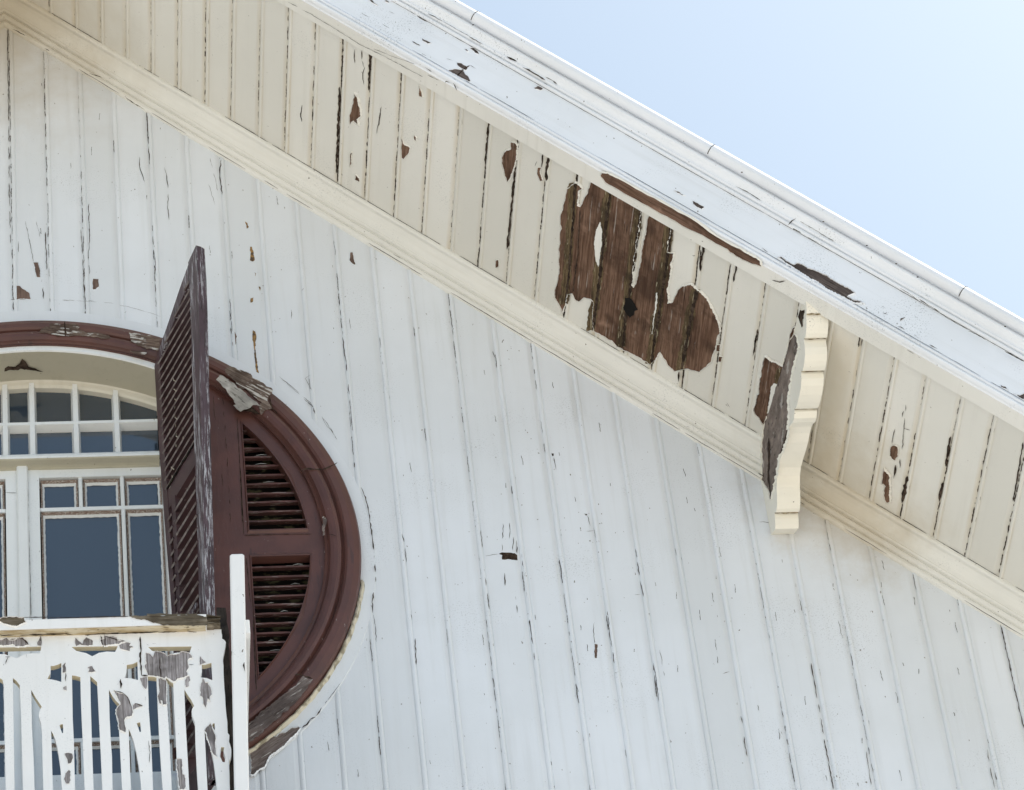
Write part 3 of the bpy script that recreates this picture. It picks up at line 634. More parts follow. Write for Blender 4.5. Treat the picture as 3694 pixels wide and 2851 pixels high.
shut = fixn(mb.build('shutter', 'shutter', house, 'open brown louvered shutter swung out from the door, paint worn off its edge'))
mb = MB(); board(mb, strip(.362, .440, 10.60), -.002, .0205); board(mb, strip(.372, .426, 10.60), -.0205, -.002); board(mb, strip(.368, .434, 10.60), -.0125, -.0021)
fixn(mb.build('meeting_stile', 'worn', shut))
mb = MB(); ar = [s for s in [.03 + .36 * i / 14 for i in range(15)]]
board(mb, [(s, topz(s)) for s in ar] + [(s, topz(s) - .055 - .03 * (s / .4)) for s in ar[::-1]], -.017, .017); fixn(mb.build('arched_top_rail', 'worn', shut))
def slat(s0, s1, z, wd, th_, tilt):
    mb = MB(); c, s_ = math.cos(tilt), math.sin(tilt); V = []; n_ = 6
    for i in range(n_ + 1):
        s = s0 + (s1 - s0) * i / n_; e = random.uniform(-.0004, .0004)
        for a, b_ in ((-1, -1), (1, -1), (1, 1), (-1, 1)):
            u = a * wd / 2 * c - b_ * th_ / 2 * s_; v = a * wd / 2 * s_ + b_ * th_ / 2 * c
            V.append(LF(s, z + v + e, -u))
    mb.add(V, [(4*i+k, 4*i+(k+1) % 4, 4*i+4+(k+1) % 4, 4*i+4+k) for i in range(n_) for k in range(4)] + [(0, 1, 2, 3), (4*n_+3, 4*n_+2, 4*n_+1, 4*n_)])
    o = fixn(mb.build('slat', 'shutter', shut)); o.data.materials.append(M['slat_edge'])
    for i in range(n_): o.data.polygons[4*i+3].material_index = 1
z = 12.115
while z < 12.98:
    s0 = .046
    while s0 < .34 and topz(s0) - .06 - .03 * (s0 / .4) < z: s0 += .01
    if s0 < .33: slat(s0 - .01, .366, z + .02, .046, .007, math.radians(28))
    z += .0465
z = 11.96
while z > 10.76:
    slat(.126, .366, z, .050, .009, math.radians(24)); slat(.046, .092, z + .01, .050, .009, math.radians(24)); z -= .060
mb = MB()        # gap under the last slat, its shadow and dirt painted dark, spider threads and old paint drips
P = [LF(.05 + .31 * i / 14, 12.118 + random.uniform(-.003, .003), .021) for i in range(15)]; ribbon(mb, P, [.012 * random.uniform(.6, 1.2) for _ in P], NL); mb.build('shadow_dirt_line', 'olive_dark', shut)
mb = MB()
for q in ([(380, 60), (385, 85), (410, 95)], [(385, 180), (415, 205)], [(395, 290), (420, 315)], [(398, 370), (395, 395)], [(400, 460), (395, 490), (425, 515)], [(403, 570), (408, 600)], [(415, 670), (410, 700), (430, 712)], [(410, 790), (412, 820)], [(355, 1040), (390, 1070)], [(365, 1130), (370, 1160)], [(350, 1250), (340, 1280)], [(480, 600), (478, 630)], [(490, 700), (488, 735)], [(380, -40), (382, -65)], [(340, 620), (338, 640)], [(345, 715), (344, 735)]):
    PP = [onP(u, v, NL, NL.dot(HP)) + NL * .021 for u, v in r8(q)]; ribbon(mb, PP, [.003, .0035, .002][:len(PP)], NL)
mb.build('paint_drip', 'caulk', shut)
mb = MB()        # small iron catch
c0 = LF(.34, 11.36, .03)
mb.prism([(-.055, .0), (-.05, .012), (-.03, .016), (-.012, .006), (.02, .010), (.03, .0), (.02, -.012), (-.015, -.012), (-.035, -.002)], lambda u, v: c0 + HD * u * 1.0 + Vector((0, 0, v)), lambda u, v: c0 + HD * u + Vector((0, 0, v)) + NL * .006)
fixn(mb.build('shutter_catch', 'worn', shut))

# ------------------------------------------------------------------ crown moulding under the eave
crown = MB()
cp = [(.004, 10.636), (-.009, 10.638), (-.016, 10.643), (-.018, 10.650), (-.015, 10.656), (-.0125, 10.659), (-.0125, 10.661), (-.020, 10.662), (-.028, 10.666), (-.031, 10.672), (-.028, 10.677), (-.0255, 10.680), (-.026, 10.682), (-.036, 10.683), (-.041, 10.687), (-.0405, 10.692), (-.046, 10.703), (-.054, 10.713), (-.064, 10.722), (-.076, 10.729), (-.086, 10.732), (-.086, 10.729), (-.091, 10.727), (-.097, 10.729), (-.1015, 10.735), (-.102, 10.741), (-.102, 10.750)]
extrude(crown, cp, SEND, seg=1); crown_o = crown.build('crown_moulding', 'trim', house)
cr = MB(); CRP = Plane((0, -1, 0), .05)
for q, w_ in ((Z(0, 0, 3.12)([(500, 545), (560, 580)]), 3), (Z(0, 0, 3.12)([(1005, 825), (1080, 852), (1150, 875)]), 3.5), (Z(0, 0, 3.12)([(1410, 1097), (1520, 1170), (1630, 1238)]), 3), (Z(0, 0, 3.12)([(130, 325), (200, 355), (285, 405)]), 3),
              (Z(1100, 600, 3.64)([(600, 465), (700, 520), (780, 570)]), 1.8), (Z(1100, 600, 3.64)([(750, 555), (785, 572)]), 5), (Z(1100, 600, 3.64)([(1160, 1155), (1260, 1210)]), 2), (z7([(1960, 365), (1978, 372)]), 6),
              (Z(2650, 1480, 3.372)([(315, 465), (400, 520)]), 3), (Z(2650, 1480, 3.372)([(800, 740), (900, 790), (1020, 860)]), 3), (Z(2650, 1480, 3.372)([(280, 760), (400, 835)]), 3.5), (Z(2650, 1480, 3.372)([(950, 1250), (990, 1270)]), 6)): crack(cr, CRP, q, w_, off=.0)
for k in range(30):
    s = random.uniform(-10, -5.2); ln = random.uniform(.03, .22); P = []
    for i in range(6): P.append(SP(s + ln * i / 5, -.0125, 10.6385 + random.uniform(-.001, .001)))
    ribbon(cr, P, [.0008, .002, .0026, .0022, .0018, .0006], WN)
for k in range(34):
    s = random.uniform(-10.2, -5.2); ln = random.uniform(.03, .3); P = [SP(s + ln * i / 8, -.1025, 10.7435 + random.uniform(-.0008, .0008)) for i in range(9)]
    ribbon(cr, P, [.0012] + [random.uniform(.002, .0045) for _ in range(7)] + [.001], -N)
cr.build('paint_crack', 'crack', crown_o)

# ------------------------------------------------------------------ boarded soffit
tj = [-9.862, -9.727, -9.591, -9.451, -9.305, -9.169, -9.027, -8.888, -8.753, -8.616, -8.477, -8.330, -8.189, -8.048, -7.909, -7.770, -7.632, -7.489, -7.341, -7.200, -7.068, -6.924, -6.785, -6.628, -6.480, -6.340, -6.199, -6.060, -5.921, -5.772, -5.633, -5.484]
wj = [.8, .6, .9, .6, 1.1, .5, .6, .8, .9, 2.0, 1.5, 1.2, .8, .8, 1.4, 1.8, 1.2, 2.4, 2.6, 2.6, 2.6, 2.4, 1.4, .9, .9, .8, .7, .9, 1.1, 1.4, 1.0, 1.2]
while tj[0] > -10.3: tj.insert(0, tj[0] - .14); wj.insert(0, .7)
while tj[-1] < SEND - .1: tj.append(tj[-1] + .1405); wj.append(.8)
cl = []; tl = []
for a, b_ in zip(tj, tj[1:]):
    w_ = b_ - a; o = random.uniform(-.0012, .0012); tn = random.uniform(0, .75)
    for u, v, s_ in [(0, .004, 1), (.0014, .0006, .8), (.004, -.0003, .25), (.008, -.0020, .1), (.012, -.0020, .15), (.016, .0003, .5), (.0182, .0018, 1), (.021, .0003, .6), (.027, 0, .12), (.05, 0, 0), (.09, 0, 0), (w_ - .022, 0, 0), (w_ - .016, .0003, .5), (w_ - .008, .0014, 1), (w_ - .0014, .003, 1)]:
        s_ = max(s_, .75 * max(0, 1 - abs(a + u + 6.27) / .13)); cl.append((a + u, v + (o if .03 < u < w_ - .02 else 0), s_)); tl.append(tn)  # boards right of the bracket: corner shade and dirty streaks tinted in
so_ = MB()
ys = [-.02, -.1, -.2, -.3, -.4, -.5, -.6, -.7, -.8, -.9]
for side in (1, -1):
    V = []; S = []
    for t_, v, s_ in cl:
        for y in ys:
            p = SP(t_, y, CS + v)
            p = p if side > 0 else Vector((2 * XA - p.x, p.y, p.z)); V.append(p); S.append(s_)
    n_ = len(ys); so_.add(V, [(i*n_+j, i*n_+j+1, (i+1)*n_+j+1, (i+1)*n_+j) for i in range(len(cl) - 1) for j in range(n_ - 1)], S)
soffit = mesh('eave_soffit', so_.V, so_.F, 'soffit', house, stain=so_.S, tone=[t for _ in (0, 1) for t in tl for _ in ys])  # stain also carries the corner shade tinted in right of the bracket
cr = MB()
for t_, w_ in zip(tj, wj):
    if t_ > -5.0: break
    A, B_ = SP(t_ + .0008, -.10, CS), SP(t_ + .0008, -.885, CS)
    dashes(cr, A, B_, -N, .0042 * (.55 + w_ * .45), min(1.6, .5 + w_ * .65), lmax=.14 if w_ > 1.3 else .07)
    if w_ > 1.9: dashes(cr, A, B_, -N, .0075, 1.3, lmax=.3)
    dashes(cr, A + T * .0165, B_ + T * .0165, -N, .0010, .12, lmax=.03)
z4 = Z(1200, 0, 1.533); z5 = Z(1900, 500, 1.68); z6 = Z(2500, 900, 1.5327); q4 = Z(950, 0, 3.64); q3 = Z(3100, 1350, 3.665)
for q, w_ in ((z4([(1027, 745), (1018, 850), (1005, 1000), (985, 1200), (965, 1380)]), 9), (z4([(1200, 850), (1190, 900), (1182, 1000)]), 11), (z4([(868, 650), (855, 800), (845, 900)]), 9), (z4([(212, 280), (206, 380), (200, 500)]), 9), (z4([(40, 480), (35, 620), (28, 780), (22, 960)]), 9),
              (q4([(1205, 650), (1198, 730), (1205, 830)]), 3), (q4([(1300, 660), (1295, 780)]), 5), (q4([(1295, 790), (1330, 890), (1305, 1000), (1322, 1110)]), 2.5), (q4([(515, 1380), (495, 1500), (510, 1600)]), 4), (q4([(1550, 1400), (1515, 1660)]), 2.5), (q4([(1560, 965), (1610, 1000)]), 2.5),
              (z4([(1165, 850), (1155, 930)]), 5), (z4([(268, 600), (245, 740)]), 2), (z4([(1130, 890), (1120, 920)]), 4), (z5([(1215, 1600), (1235, 1630)]), 3), (z5([(1395, 1180), (1380, 1300)]), 6),
              (z4([(2060, 1345), (2040, 1430), (2035, 1500)]), 10), (q3([(620, 400), (615, 490)]), 3), (q3([(585, 480), (570, 570)]), 3), (q3([(600, 580), (590, 780), (570, 1000)]), 2.5), (q3([(600, 715), (680, 738)]), 4), (q3([(470, 720), (450, 850), (435, 920)]), 4), (q3([(545, 1120), (540, 1240)]), 4), (q3([(485, 1200), (480, 1290), (458, 1380)]), 7),
              (q3([(640, 1350), (600, 1550), (565, 1700)]), 13), (q3([(1210, 820), (1180, 1000), (1145, 1220)]), 10), (q3([(1105, 1430), (1080, 1560), (1060, 1686)]), 11), (q3([(2170, 900), (2130, 1150), (2085, 1400), (2035, 1680)]), 5), (z6([(45, 0), (38, 110)]), 8), (z6([(245, 65), (225, 180)]), 6), (z6([(925, 455), (918, 540)]), 6), (z6([(360, 440), (332, 590)]), 5)):
    crack(cr, SOFF, q, w_)
pt = MB(); lp = MB(); isl = MB()
P1 = z4([(125, 515), (140, 540), (155, 600), (158, 640), (140, 655), (148, 690), (120, 665), (100, 685), (97, 640), (112, 590)]); P2 = z4([(385, 760), (400, 800), (430, 815), (420, 850), (395, 880), (385, 870)])
P3 = z4([(1018, 790), (1022, 850), (1012, 905), (992, 960), (970, 1003), (955, 960), (940, 900), (945, 860), (965, 830), (990, 825), (990, 785), (1005, 785)])
BIG = z5([(250, 300), (300, 265), (325, 280), (340, 300), (318, 312), (312, 400), (330, 412), (350, 370), (375, 330), (400, 232), (470, 270), (510, 290), (560, 320), (620, 350), (700, 405), (690, 480), (678, 570), (665, 680), (650, 780), (640, 880), (655, 900), (668, 880), (690, 780), (712, 640), (730, 540), (745, 435), (800, 470), (880, 520), (870, 600), (860, 685), (895, 690), (880, 780), (865, 860), (862, 940), (860, 995), (890, 990), (920, 920), (950, 890), (1000, 880), (1050, 920), (1090, 960), (1130, 1030), (1160, 1100), (1172, 1180), (1150, 1260), (1120, 1350), (1090, 1380), (1050, 1412), (1000, 1400), (950, 1395), (900, 1408), (860, 1370), (830, 1320), (810, 1290), (780, 1340), (752, 1368), (660, 1310), (580, 1270), (500, 1215), (410, 1165), (405, 1100), (412, 1000), (400, 975), (350, 960), (320, 985), (295, 970), (280, 935), (250, 940), (240, 1000), (220, 1050), (205, 1010), (175, 960), (180, 900), (195, 850), (200, 750), (205, 600), (215, 450), (240, 360)])
P4 = Z(2650, 1000, 3.372)([(372, 962), (400, 970), (460, 1020), (530, 1045), (600, 1080), (590, 1190), (560, 1300), (520, 1420), (490, 1520), (470, 1640), (440, 1760), (420, 1870), (370, 1810), (330, 1750), (300, 1700), (262, 1660), (243, 1600), (270, 1530), (285, 1430), (305, 1420), (312, 1330), (320, 1240), (345, 1100)])
P5 = Z(2650, 1000, 3.372)([(745, 600), (735, 760), (715, 900), (690, 1000), (650, 1120), (610, 1100), (640, 930), (680, 740), (710, 630)])
sm = [q3([(470, 935), (512, 955), (515, 1080), (485, 1135), (440, 1110), (410, 1070), (415, 990), (440, 945)]), q3([(340, 1240), (375, 1300), (415, 1350), (408, 1500), (405, 1686), (365, 1690), (335, 1600), (335, 1540), (355, 1480), (345, 1465), (305, 1440), (318, 1340)]),
      z4([(1140, 925), (1155, 925), (1150, 960), (1165, 995), (1150, 1000), (1138, 970)]), z4([(480, 470), (492, 500), (502, 535), (482, 530)]), z4([(130, 965), (150, 985), (150, 1005), (128, 992)]), z4([(905, 1440), (920, 1435), (922, 1470), (905, 1480)]),
      z4([(100, 860), (110, 840), (108, 900), (98, 925)]), z5([(1155, 1250), (1175, 1248), (1170, 1290), (1152, 1285)]), z5([(1168, 1320), (1190, 1322), (1180, 1350), (1166, 1350)]), z4([(455, 745), (466, 760), (462, 780), (455, 770)])]
for q in [BIG, P1, P2, P3, P4, P5] + sm: patch(pt, SOFF, q, lip=lp, amp=1.5)
pt.build('bare_wood_patch', 'wood_soffit', soffit)
for q in (z5([(452, 500), (464, 560), (462, 640), (446, 730), (440, 775), (425, 740), (415, 620), (428, 545)]), Z(2650, 1000, 3.372)([(490, 1280), (525, 1290), (500, 1380), (470, 1480), (455, 1560), (430, 1640), (405, 1650), (425, 1520), (445, 1380), (455, 1320)]), z5([(790, 930), (798, 930), (792, 1010), (780, 1080), (768, 1180), (764, 1180), (776, 1060)])):
    patch(isl, SOFF, q, h=.0062, amp=1.5)
isl.build('paint_island', 'soffit', soffit); lp.build('curled_paint_edge', 'soffit', soffit)
# joints that show as black gaps across the bare boards
jn = MB()
for q, w_ in ((z5([(300, 270), (290, 450), (275, 650), (262, 800), (240, 1000)]), 6), (z5([(515, 300), (495, 450), (475, 600), (455, 780), (435, 950), (405, 1160)]), 8), (z5([(697, 420), (680, 560), (655, 740), (635, 900), (605, 1080), (588, 1260)]), 7),
              (z5([(880, 530), (868, 640), (850, 780), (820, 980), (790, 1150), (760, 1360)]), 8), (z5([(1040, 910), (1010, 1040), (985, 1180), (960, 1300), (945, 1400)]), 9), (z5([(928, 1410), (925, 1470)]), 6), (Z(2650, 1000, 3.372)([(610, 1100), (580, 1230), (540, 1380), (500, 1560), (470, 1650)]), 9), (z5([(330, 430), (315, 700), (285, 930)]), 3)):
    crack(cr, SOFF, q, w_ * 1.5, off=.0062, jit=1.0)
    jl = [(x - 24, y) for x, y in q] + [(x + 8, y) for x, y in q][::-1]
    if len(q) > 3 and w_ > 3: patch(jn, SOFF, jl, h=.0044, amp=2.5)
jn.build('stained_joint_strip', 'wood_joint', soffit)
hp = MB(); patch(hp, SOFF, z5([(600, 960), (640, 965), (655, 990), (680, 1030), (660, 1040), (655, 1065), (630, 1085), (612, 1060), (590, 1020), (600, 1000)]), h=.0068, amp=1.5); hp.build('rot_hole', 'dark', soffit)
cr.build('joint_crack', 'crack', soffit)

# ------------------------------------------------------------------ trim strip, barge board, mouldings and rolled capping
mb = MB(); extrude(mb, [(-.878, 10.76), (-.878, 10.724), (-.880, 10.722), (-.955, 10.722)], SEND); trim_o = mb.build('eave_trim', 'soffit', house)
mb = MB(); fp = [(-.955, 10.722), (-.957, 10.7265), (-.961, 10.7285), (-.963, 10.7265), (-.972, 10.7245), (-.979, 10.727), (-.982, 10.732), (-.980, 10.738), (-.972, 10.7415), (-.964, 10.7425), (-.963, 10.745), (-.970, 10.7455), (-.978, 10.748), (-.981, 10.752), (-.978, 10.757), (-.970, 10.760), (-.9625, 10.7625), (-.963, 10.766), (-.970, 10.7675)]
extrude(mb, fp + [(-.970, 10.935)], SEND); barge = mb.build('barge_board', 'fascia', house)
mb = MB(); extrude(mb, [(-.969, 10.934), (-.978, 10.9345), (-.982, 10.938), (-.982, 10.944), (-.977, 10.948), (-.972, 10.9485), (-.972, 10.950), (-.984, 10.951), (-.988, 10.955), (-.988, 10.961), (-.985, 10.9635), (-.987, 10.966), (-.991, 10.971), (-.997, 10.977), (-1.004, 10.982), (-1.010, 10.985), (-1.011, 10.992), (-.999, 10.997), (-.997, 11.04)], SEND)
vm = mb.build('verge_moulding', 'fascia', house)
pt = MB(); lp = MB(); f5 = Z(1500, 0, 3.64)
patch(pt, TRIM, z5([(450, 225), (460, 205), (495, 210), (560, 240), (700, 320), (850, 400), (1000, 480), (1150, 590), (1280, 660), (1330, 690), (1370, 710), (1400, 725), (1420, 745), (1425, 775), (1350, 750), (1270, 710), (1200, 660), (1100, 605), (950, 530), (850, 470), (700, 390), (560, 310), (480, 265)]), lip=lp, amp=1.3, it=2)
pt.build('bare_wood_patch', 'wood_slope', trim_o); lp.build('curled_paint_edge', 'soffit', trim_o)
cr = MB()
for q, w_ in ((z6([(440, 168), (480, 180), (515, 172)]), 4), (z6([(1185, 555), (1220, 575), (1260, 600)]), 4), (f5([(130, 880), (215, 945)]), 3), (f5([(160, 980), (240, 1025), (320, 1060)]), 2), (f5([(385, 1080), (410, 1065), (450, 1082)]), 5), (f5([(500, 1090), (525, 1130), (545, 1190)]), 5), (q4([(330, 25), (640, 190), (960, 385), (1250, 570), (1600, 740), (2100, 1010)]), 1.8), (q4([(1450, 640), (1700, 740), (2000, 840)]), 1.3)): crack(cr, TRIM, q, w_, gaps=.05)
cr.build('paint_crack', 'crack', trim_o)
pt = MB(); lp = MB()
for q in (z5([(1520, 725), (1545, 722), (1570, 745), (1620, 770), (1640, 760), (1700, 790), (1760, 810), (1820, 835), (1870, 870), (1930, 905), (1990, 940), (1960, 950), (1940, 962), (1985, 985), (2050, 1003), (1990, 1000), (1900, 955), (1800, 900), (1700, 840), (1620, 790)]), z5([(890, 318), (920, 325), (960, 348), (940, 345)]), z5([(1005, 380), (1040, 398), (1075, 418), (1060, 430), (1010, 400)]),
          f5([(85, 510), (110, 530), (150, 545), (200, 572), (160, 580), (115, 555), (90, 540)]), f5([(425, 930), (500, 915), (560, 920), (630, 945), (640, 970), (680, 1005), (715, 1070), (700, 1080), (640, 1050), (560, 1010), (500, 975)]), f5([(540, 830), (600, 840), (650, 870), (680, 890), (660, 930), (600, 905), (545, 860)]),
          f5([(1555, 1160), (1600, 1135), (1670, 1175), (1640, 1190), (1560, 1170)]), f5([(705, 640), (760, 635), (800, 670), (830, 720), (780, 700), (740, 660)]), f5([(640, 650), (665, 655), (690, 680), (660, 670)]), q3([(1870, 150), (1930, 170), (1970, 215), (1880, 180)]), q3([(2030, 250), (2120, 290), (2180, 260), (2180, 340), (2100, 300)]), q4([(1370, 0), (1430, 10), (1505, 75), (1450, 50)]), q4([(1590, 10), (1620, 10), (1655, 42), (1610, 30)])):
    patch(pt, FASC, q, lip=lp, amp=1.3, liph=.005)
pt.build('bare_wood_patch', woodm('bare_fascia_wood', (.045, .032, .028), (.17, .135, .12), (6, 140, 160), ROTS), barge); lp.build('curled_paint_edge', 'fascia', barge)
cr = MB(); s6 = Z(3094, 900, 3.372); r5b = Z(2600, 600, 3.64); VM = Plane((0, -1, 0), .988)
for q, w_ in ((f5([(540, 1005), (590, 955), (640, 905), (710, 865)]), 6), (f5([(475, 1045), (505, 1050), (530, 1020)]), 8), (f5([(530, 1020), (510, 1060), (500, 1090)]), 8), (f5([(600, 1110), (680, 1150), (740, 1200)]), 4), (f5([(715, 862), (800, 915)]), 1.5), (f5([(400, 775), (480, 800)]), 1.5),
              (f5([(0, 575), (60, 608)]), 4), (f5([(80, 715), (135, 740)]), 5), (s6([(300, 775), (330, 785), (358, 770)]), 3), (s6([(275, 720), (300, 700), (350, 730)]), 1.8), (s6([(470, 775), (520, 785)]), 2.5), (s6([(515, 875), (525, 850), (580, 830)]), 5), (s6([(485, 940), (530, 950), (575, 985)]), 2.5), (s6([(530, 910), (520, 945)]), 2.5),
              (s6([(690, 1045), (725, 1065)]), 5), (s6([(725, 1080), (760, 1085)]), 3), (s6([(745, 1040), (745, 1060)]), 3), (s6([(820, 1058), (845, 1060)]), 5), (s6([(870, 1165), (970, 1215)]), 3), (r5b([(540, 1075), (620, 1140)]), 2.5), (r5b([(690, 1150), (708, 1158)]), 4),
              (q4([(1650, 155), (1720, 190)]), 2), (q4([(1475, 285), (1515, 305)]), 2.5), (q4([(1560, 320), (1660, 380)]), 2), (q4([(1910, 285), (1950, 300)]), 3), (q4([(1280, 175), (1400, 240)]), 1.3), (q4([(1950, 545), (2060, 605)]), 3.5), (q4([(1600, 500), (1680, 550), (1740, 580), (1825, 630)]), 4), (q4([(2080, 712), (2135, 735)]), 4), (f5([(1260, 995), (1290, 1000)]), 2.5)): crack(cr, FASC, q, w_)
for k in range(40):
    s = random.uniform(-8.6, -5.3); ln = random.uniform(.05, .35); P = [SP(s + ln * i / 8, -.9715, 10.9335 + random.uniform(-.0006, .0006)) for i in range(9)]; ribbon(cr, P, [.0004] + [random.uniform(.0008, .002) for _ in range(7)] + [.0004], WN)
for k in range(26):
    s = random.uniform(-8.6, -5.3); ln = random.uniform(.05, .35); P = [SP(s + ln * i / 8, -.9715, 10.768 + random.uniform(-.0005, .0005)) for i in range(9)]; ribbon(cr, P, [.0004] + [random.uniform(.0008, .002) for _ in range(7)] + [.0004], WN)
cr.build('paint_crack', 'crack', barge)
cr = MB()
for q, w_ in ((f5([(1195, 750), (1250, 775), (1330, 815)]), 7), (f5([(1405, 890), (1480, 925), (1560, 975), (1700, 1060)]), 6), (f5([(1475, 905), (1530, 935)]), 3), (f5([(1710, 1020), (1800, 1065), (1860, 1120)]), 4), (f5([(1800, 1060), (1845, 1100)]), 12), (f5([(1670, 1090), (1740, 1130)]), 3), (f5([(15, 215), (80, 260), (150, 295)]), 4), (f5([(160, 185), (250, 230), (360, 290)]), 3), (f5([(360, 290), (520, 385), (700, 480)]), 1.5), (f5([(700, 485), (790, 540), (880, 590)]), 3),
              (r5b([(1045, 605), (1010, 660), (985, 695)]), 4), (r5b([(985, 695), (940, 720), (885, 780)]), 4), (r5b([(200, 270), (400, 370), (540, 465)]), 2.5), (r5b([(1040, 730), (1200, 820), (1490, 995)]), 2.2), (r5b([(940, 820), (1000, 850), (1060, 890)]), 3), (r5b([(1140, 935), (1290, 1020)]), 2), (s6([(520, 480), (640, 550), (740, 635)]), 2.2), (s6([(750, 610), (860, 685), (1000, 770)]), 3), (s6([(1000, 770), (1100, 850), (1200, 905), (1340, 985)]), 2), (s6([(1340, 995), (1450, 1040), (1560, 1110)]), 2.5), (s6([(1790, 1245), (1880, 1290), (2020, 1370)]), 4), (s6([(820, 560), (860, 585)]), 4)): crack(cr, VM, q, w_)
cr.build('paint_crack', 'crack', vm)
# rolled metal capping in overlapping lengths
mb = MB(); RC = (-1.014, 11.031); rr = .0265; seams = [-10.4, -9.3, -8.19, -7.078, -5.961, -4.85, SEND]
for side in (1, -1):
    for a, b_ in zip(seams, seams[1:]):
        n_ = 22; V = []; ks = [(a - (.02 if a > -10 else 0), rr + .0012), (a + .035, rr + .0009), (b_ - .01, rr - .0006), (b_ + .02, rr - .0012)]
        if a < -10: ks[0] = ((XA - RC[1] * math.sin(TH)) / math.cos(TH), rr)
        for s, r in ks:
            for i in range(n_):
                an = 2 * math.pi * i / n_; e = 1 + .06 * math.cos(2 * an + .6); p = SP(s, RC[0] - r * math.cos(an) * e, RC[1] + r * math.sin(an) * e)
                V.append(p if side > 0 else Vector((2 * XA - p.x, p.y, p.z)))
        mb.add(V, [(k*n_ + i, k*n_ + (i+1) % n_, (k+1)*n_ + (i+1) % n_, (k+1)*n_ + i) for k in range(3) for i in range(n_)])
cap = fixn(mb.build('roof_capping', 'metal', house, smooth=True))
mb = MB()
for s in seams[2:5]:
    P = []
    for i in range(14):
        an = math.radians(-75 + 165 * i / 13); P.append(SP(s - .02, RC[0] - (rr + .0028) * math.cos(an), RC[1] + (rr + .0028) * math.sin(an)))
    V = []
    for p in P: V += [p - T * .0016, p + T * .0016]
    mb.add(V, [(2*i, 2*i+1, 2*i+3, 2*i+2) for i in range(len(P) - 1)])
for px, py in ((1706, 90), (2676, 622), (2970, 800), (3127, 886), (3233, 952), (3310, 1000), (3626, 1178)):
    c0 = onY(px, py, -1.034); n_ = 8
    mb.add([c0 + Vector((.004 * math.cos(i * .785), 0, .003 * math.sin(i * .785))) for i in range(n_)] , [tuple(range(n_))])
mb.build('capping_seam', 'crack', cap)

# ------------------------------------------------------------------ carved bracket under the eave
Lp = [(2906, 1059), (2908, 1141), (2906, 1205), (2902, 1222), (2902, 1297), (2892, 1338), (2887, 1386), (2872, 1466), (2868, 1480), (2863, 1510), (2846, 1536), (2831, 1619), (2804, 1682), (2800, 1726), (2804, 1806), (2795, 1854), (2795, 1930)]
# profile (outwards, height) smoothed from the measured outline, with notches between the lobes
PR = [(.955, 12.262), (.916, 12.243), (.905, 12.215), (.893, 12.186), (.884, 12.170), (.880, 12.180), (.872, 12.166), (.862, 12.146), (.848, 12.130), (.833, 12.120), (.818, 12.116), (.806, 12.122), (.800, 12.136), (.796, 12.112), (.792, 12.090), (.780, 12.068), (.760, 12.054), (.738, 12.047), (.718, 12.047), (.706, 12.056), (.700, 12.070), (.696, 12.050), (.690, 12.034), (.668, 12.018), (.632, 12.008), (.596, 12.006), (.566, 12.008), (.550, 12.016), (.545, 12.030), (.541, 12.012), (.520, 11.998), (.495, 12.001), (.472, 12.015), (.445, 12.026), (.410, 12.026), (.370, 12.018), (.320, 12.019), (.270, 12.024), (.230, 12.024), (.200, 12.010), (.175, 11.978), (.158, 11.945), (.145, 11.925), (.128, 11.913), (.112, 11.911), (.098, 11.921), (.094, 11.932), (.090, 11.912), (.087, 11.900), (.078, 11.882), (.066, 11.869), (.0, 11.900)]
PR += [(.0, 12.34), (.2, 12.325), (.955, 12.27)]
def BP(u, z, side): return Vector((2.613 + .085 * u + side * (.088 - .010 * u), -u, z))
mb = MB(); mb.prism(PR, lambda u, z: BP(u, z, 0), lambda u, z: BP(u, z, 1)); bracket = fixn(mb.build('eave_bracket', 'bracket', house, 'carved scroll bracket under the eave, bare wood on its left cheek'))
pt = MB(); lp = MB(); b7 = Z(2650, 1000, 3.372); b8 = Z(2650, 1480, 3.372)
def conv(f, l): return f(l)
BL = lambda l: [(x - 70, y) for x, y in l]
WB = conv(b7, [(742, 690), (765, 745), (788, 835), (775, 890), (755, 960), (735, 1050), (710, 1130), (695, 1220), (675, 1320), (660, 1430), (650, 1500), (655, 1600)]) + conv(b8, [(662, 60), (655, 160), (645, 240), (662, 240), (650, 320), (625, 400), (600, 470), (575, 525), (550, 545), (535, 640), (515, 740), (500, 830), (497, 885), (475, 910), (485, 960), (465, 1010), (455, 1080), (442, 1080), (425, 990)]) + conv(b8, BL([(440, 900), (405, 840), (412, 760), (405, 680), (415, 600), (408, 470), (412, 380), (425, 330), (425, 250), (450, 130), (475, 0)])) + conv(b7, BL([(500, 1560), (545, 1400), (590, 1250), (640, 1100), (690, 920)]) + [(690, 760)])
patch(pt, BR, WB, lip=lp, amp=1.5, it=2); pt.build('bare_wood_patch', woodm('bare_bracket_wood', (.13, .10, .085), (.27, .22, .19), (60, 14, 22), (math.radians(-20), 0, 0), flakes=.4), bracket); lp.build('curled_paint_edge', 'bracket', bracket)
pt = MB(); patch(pt, BR, conv(b7, [(780, 405), (800, 400), (820, 410), (855, 398), (855, 430), (840, 480), (845, 500), (830, 520), (835, 590), (822, 615), (800, 560), (785, 510), (775, 470)]), amp=1)
patch(pt, BR, conv(b8, [(425, 330), (442, 420), (436, 600), (430, 800), (445, 980), (452, 1078), (440, 1078), (422, 900), (405, 840), (412, 700), (408, 470)]), h=.003, amp=1)
patch(pt, BR, conv(b8, [(648, 240), (662, 245), (640, 360), (600, 465), (572, 525), (552, 540), (580, 470), (610, 360)]), h=.003, amp=1)
pt.build('dark_gap', 'crack', bracket)
cr = MB()
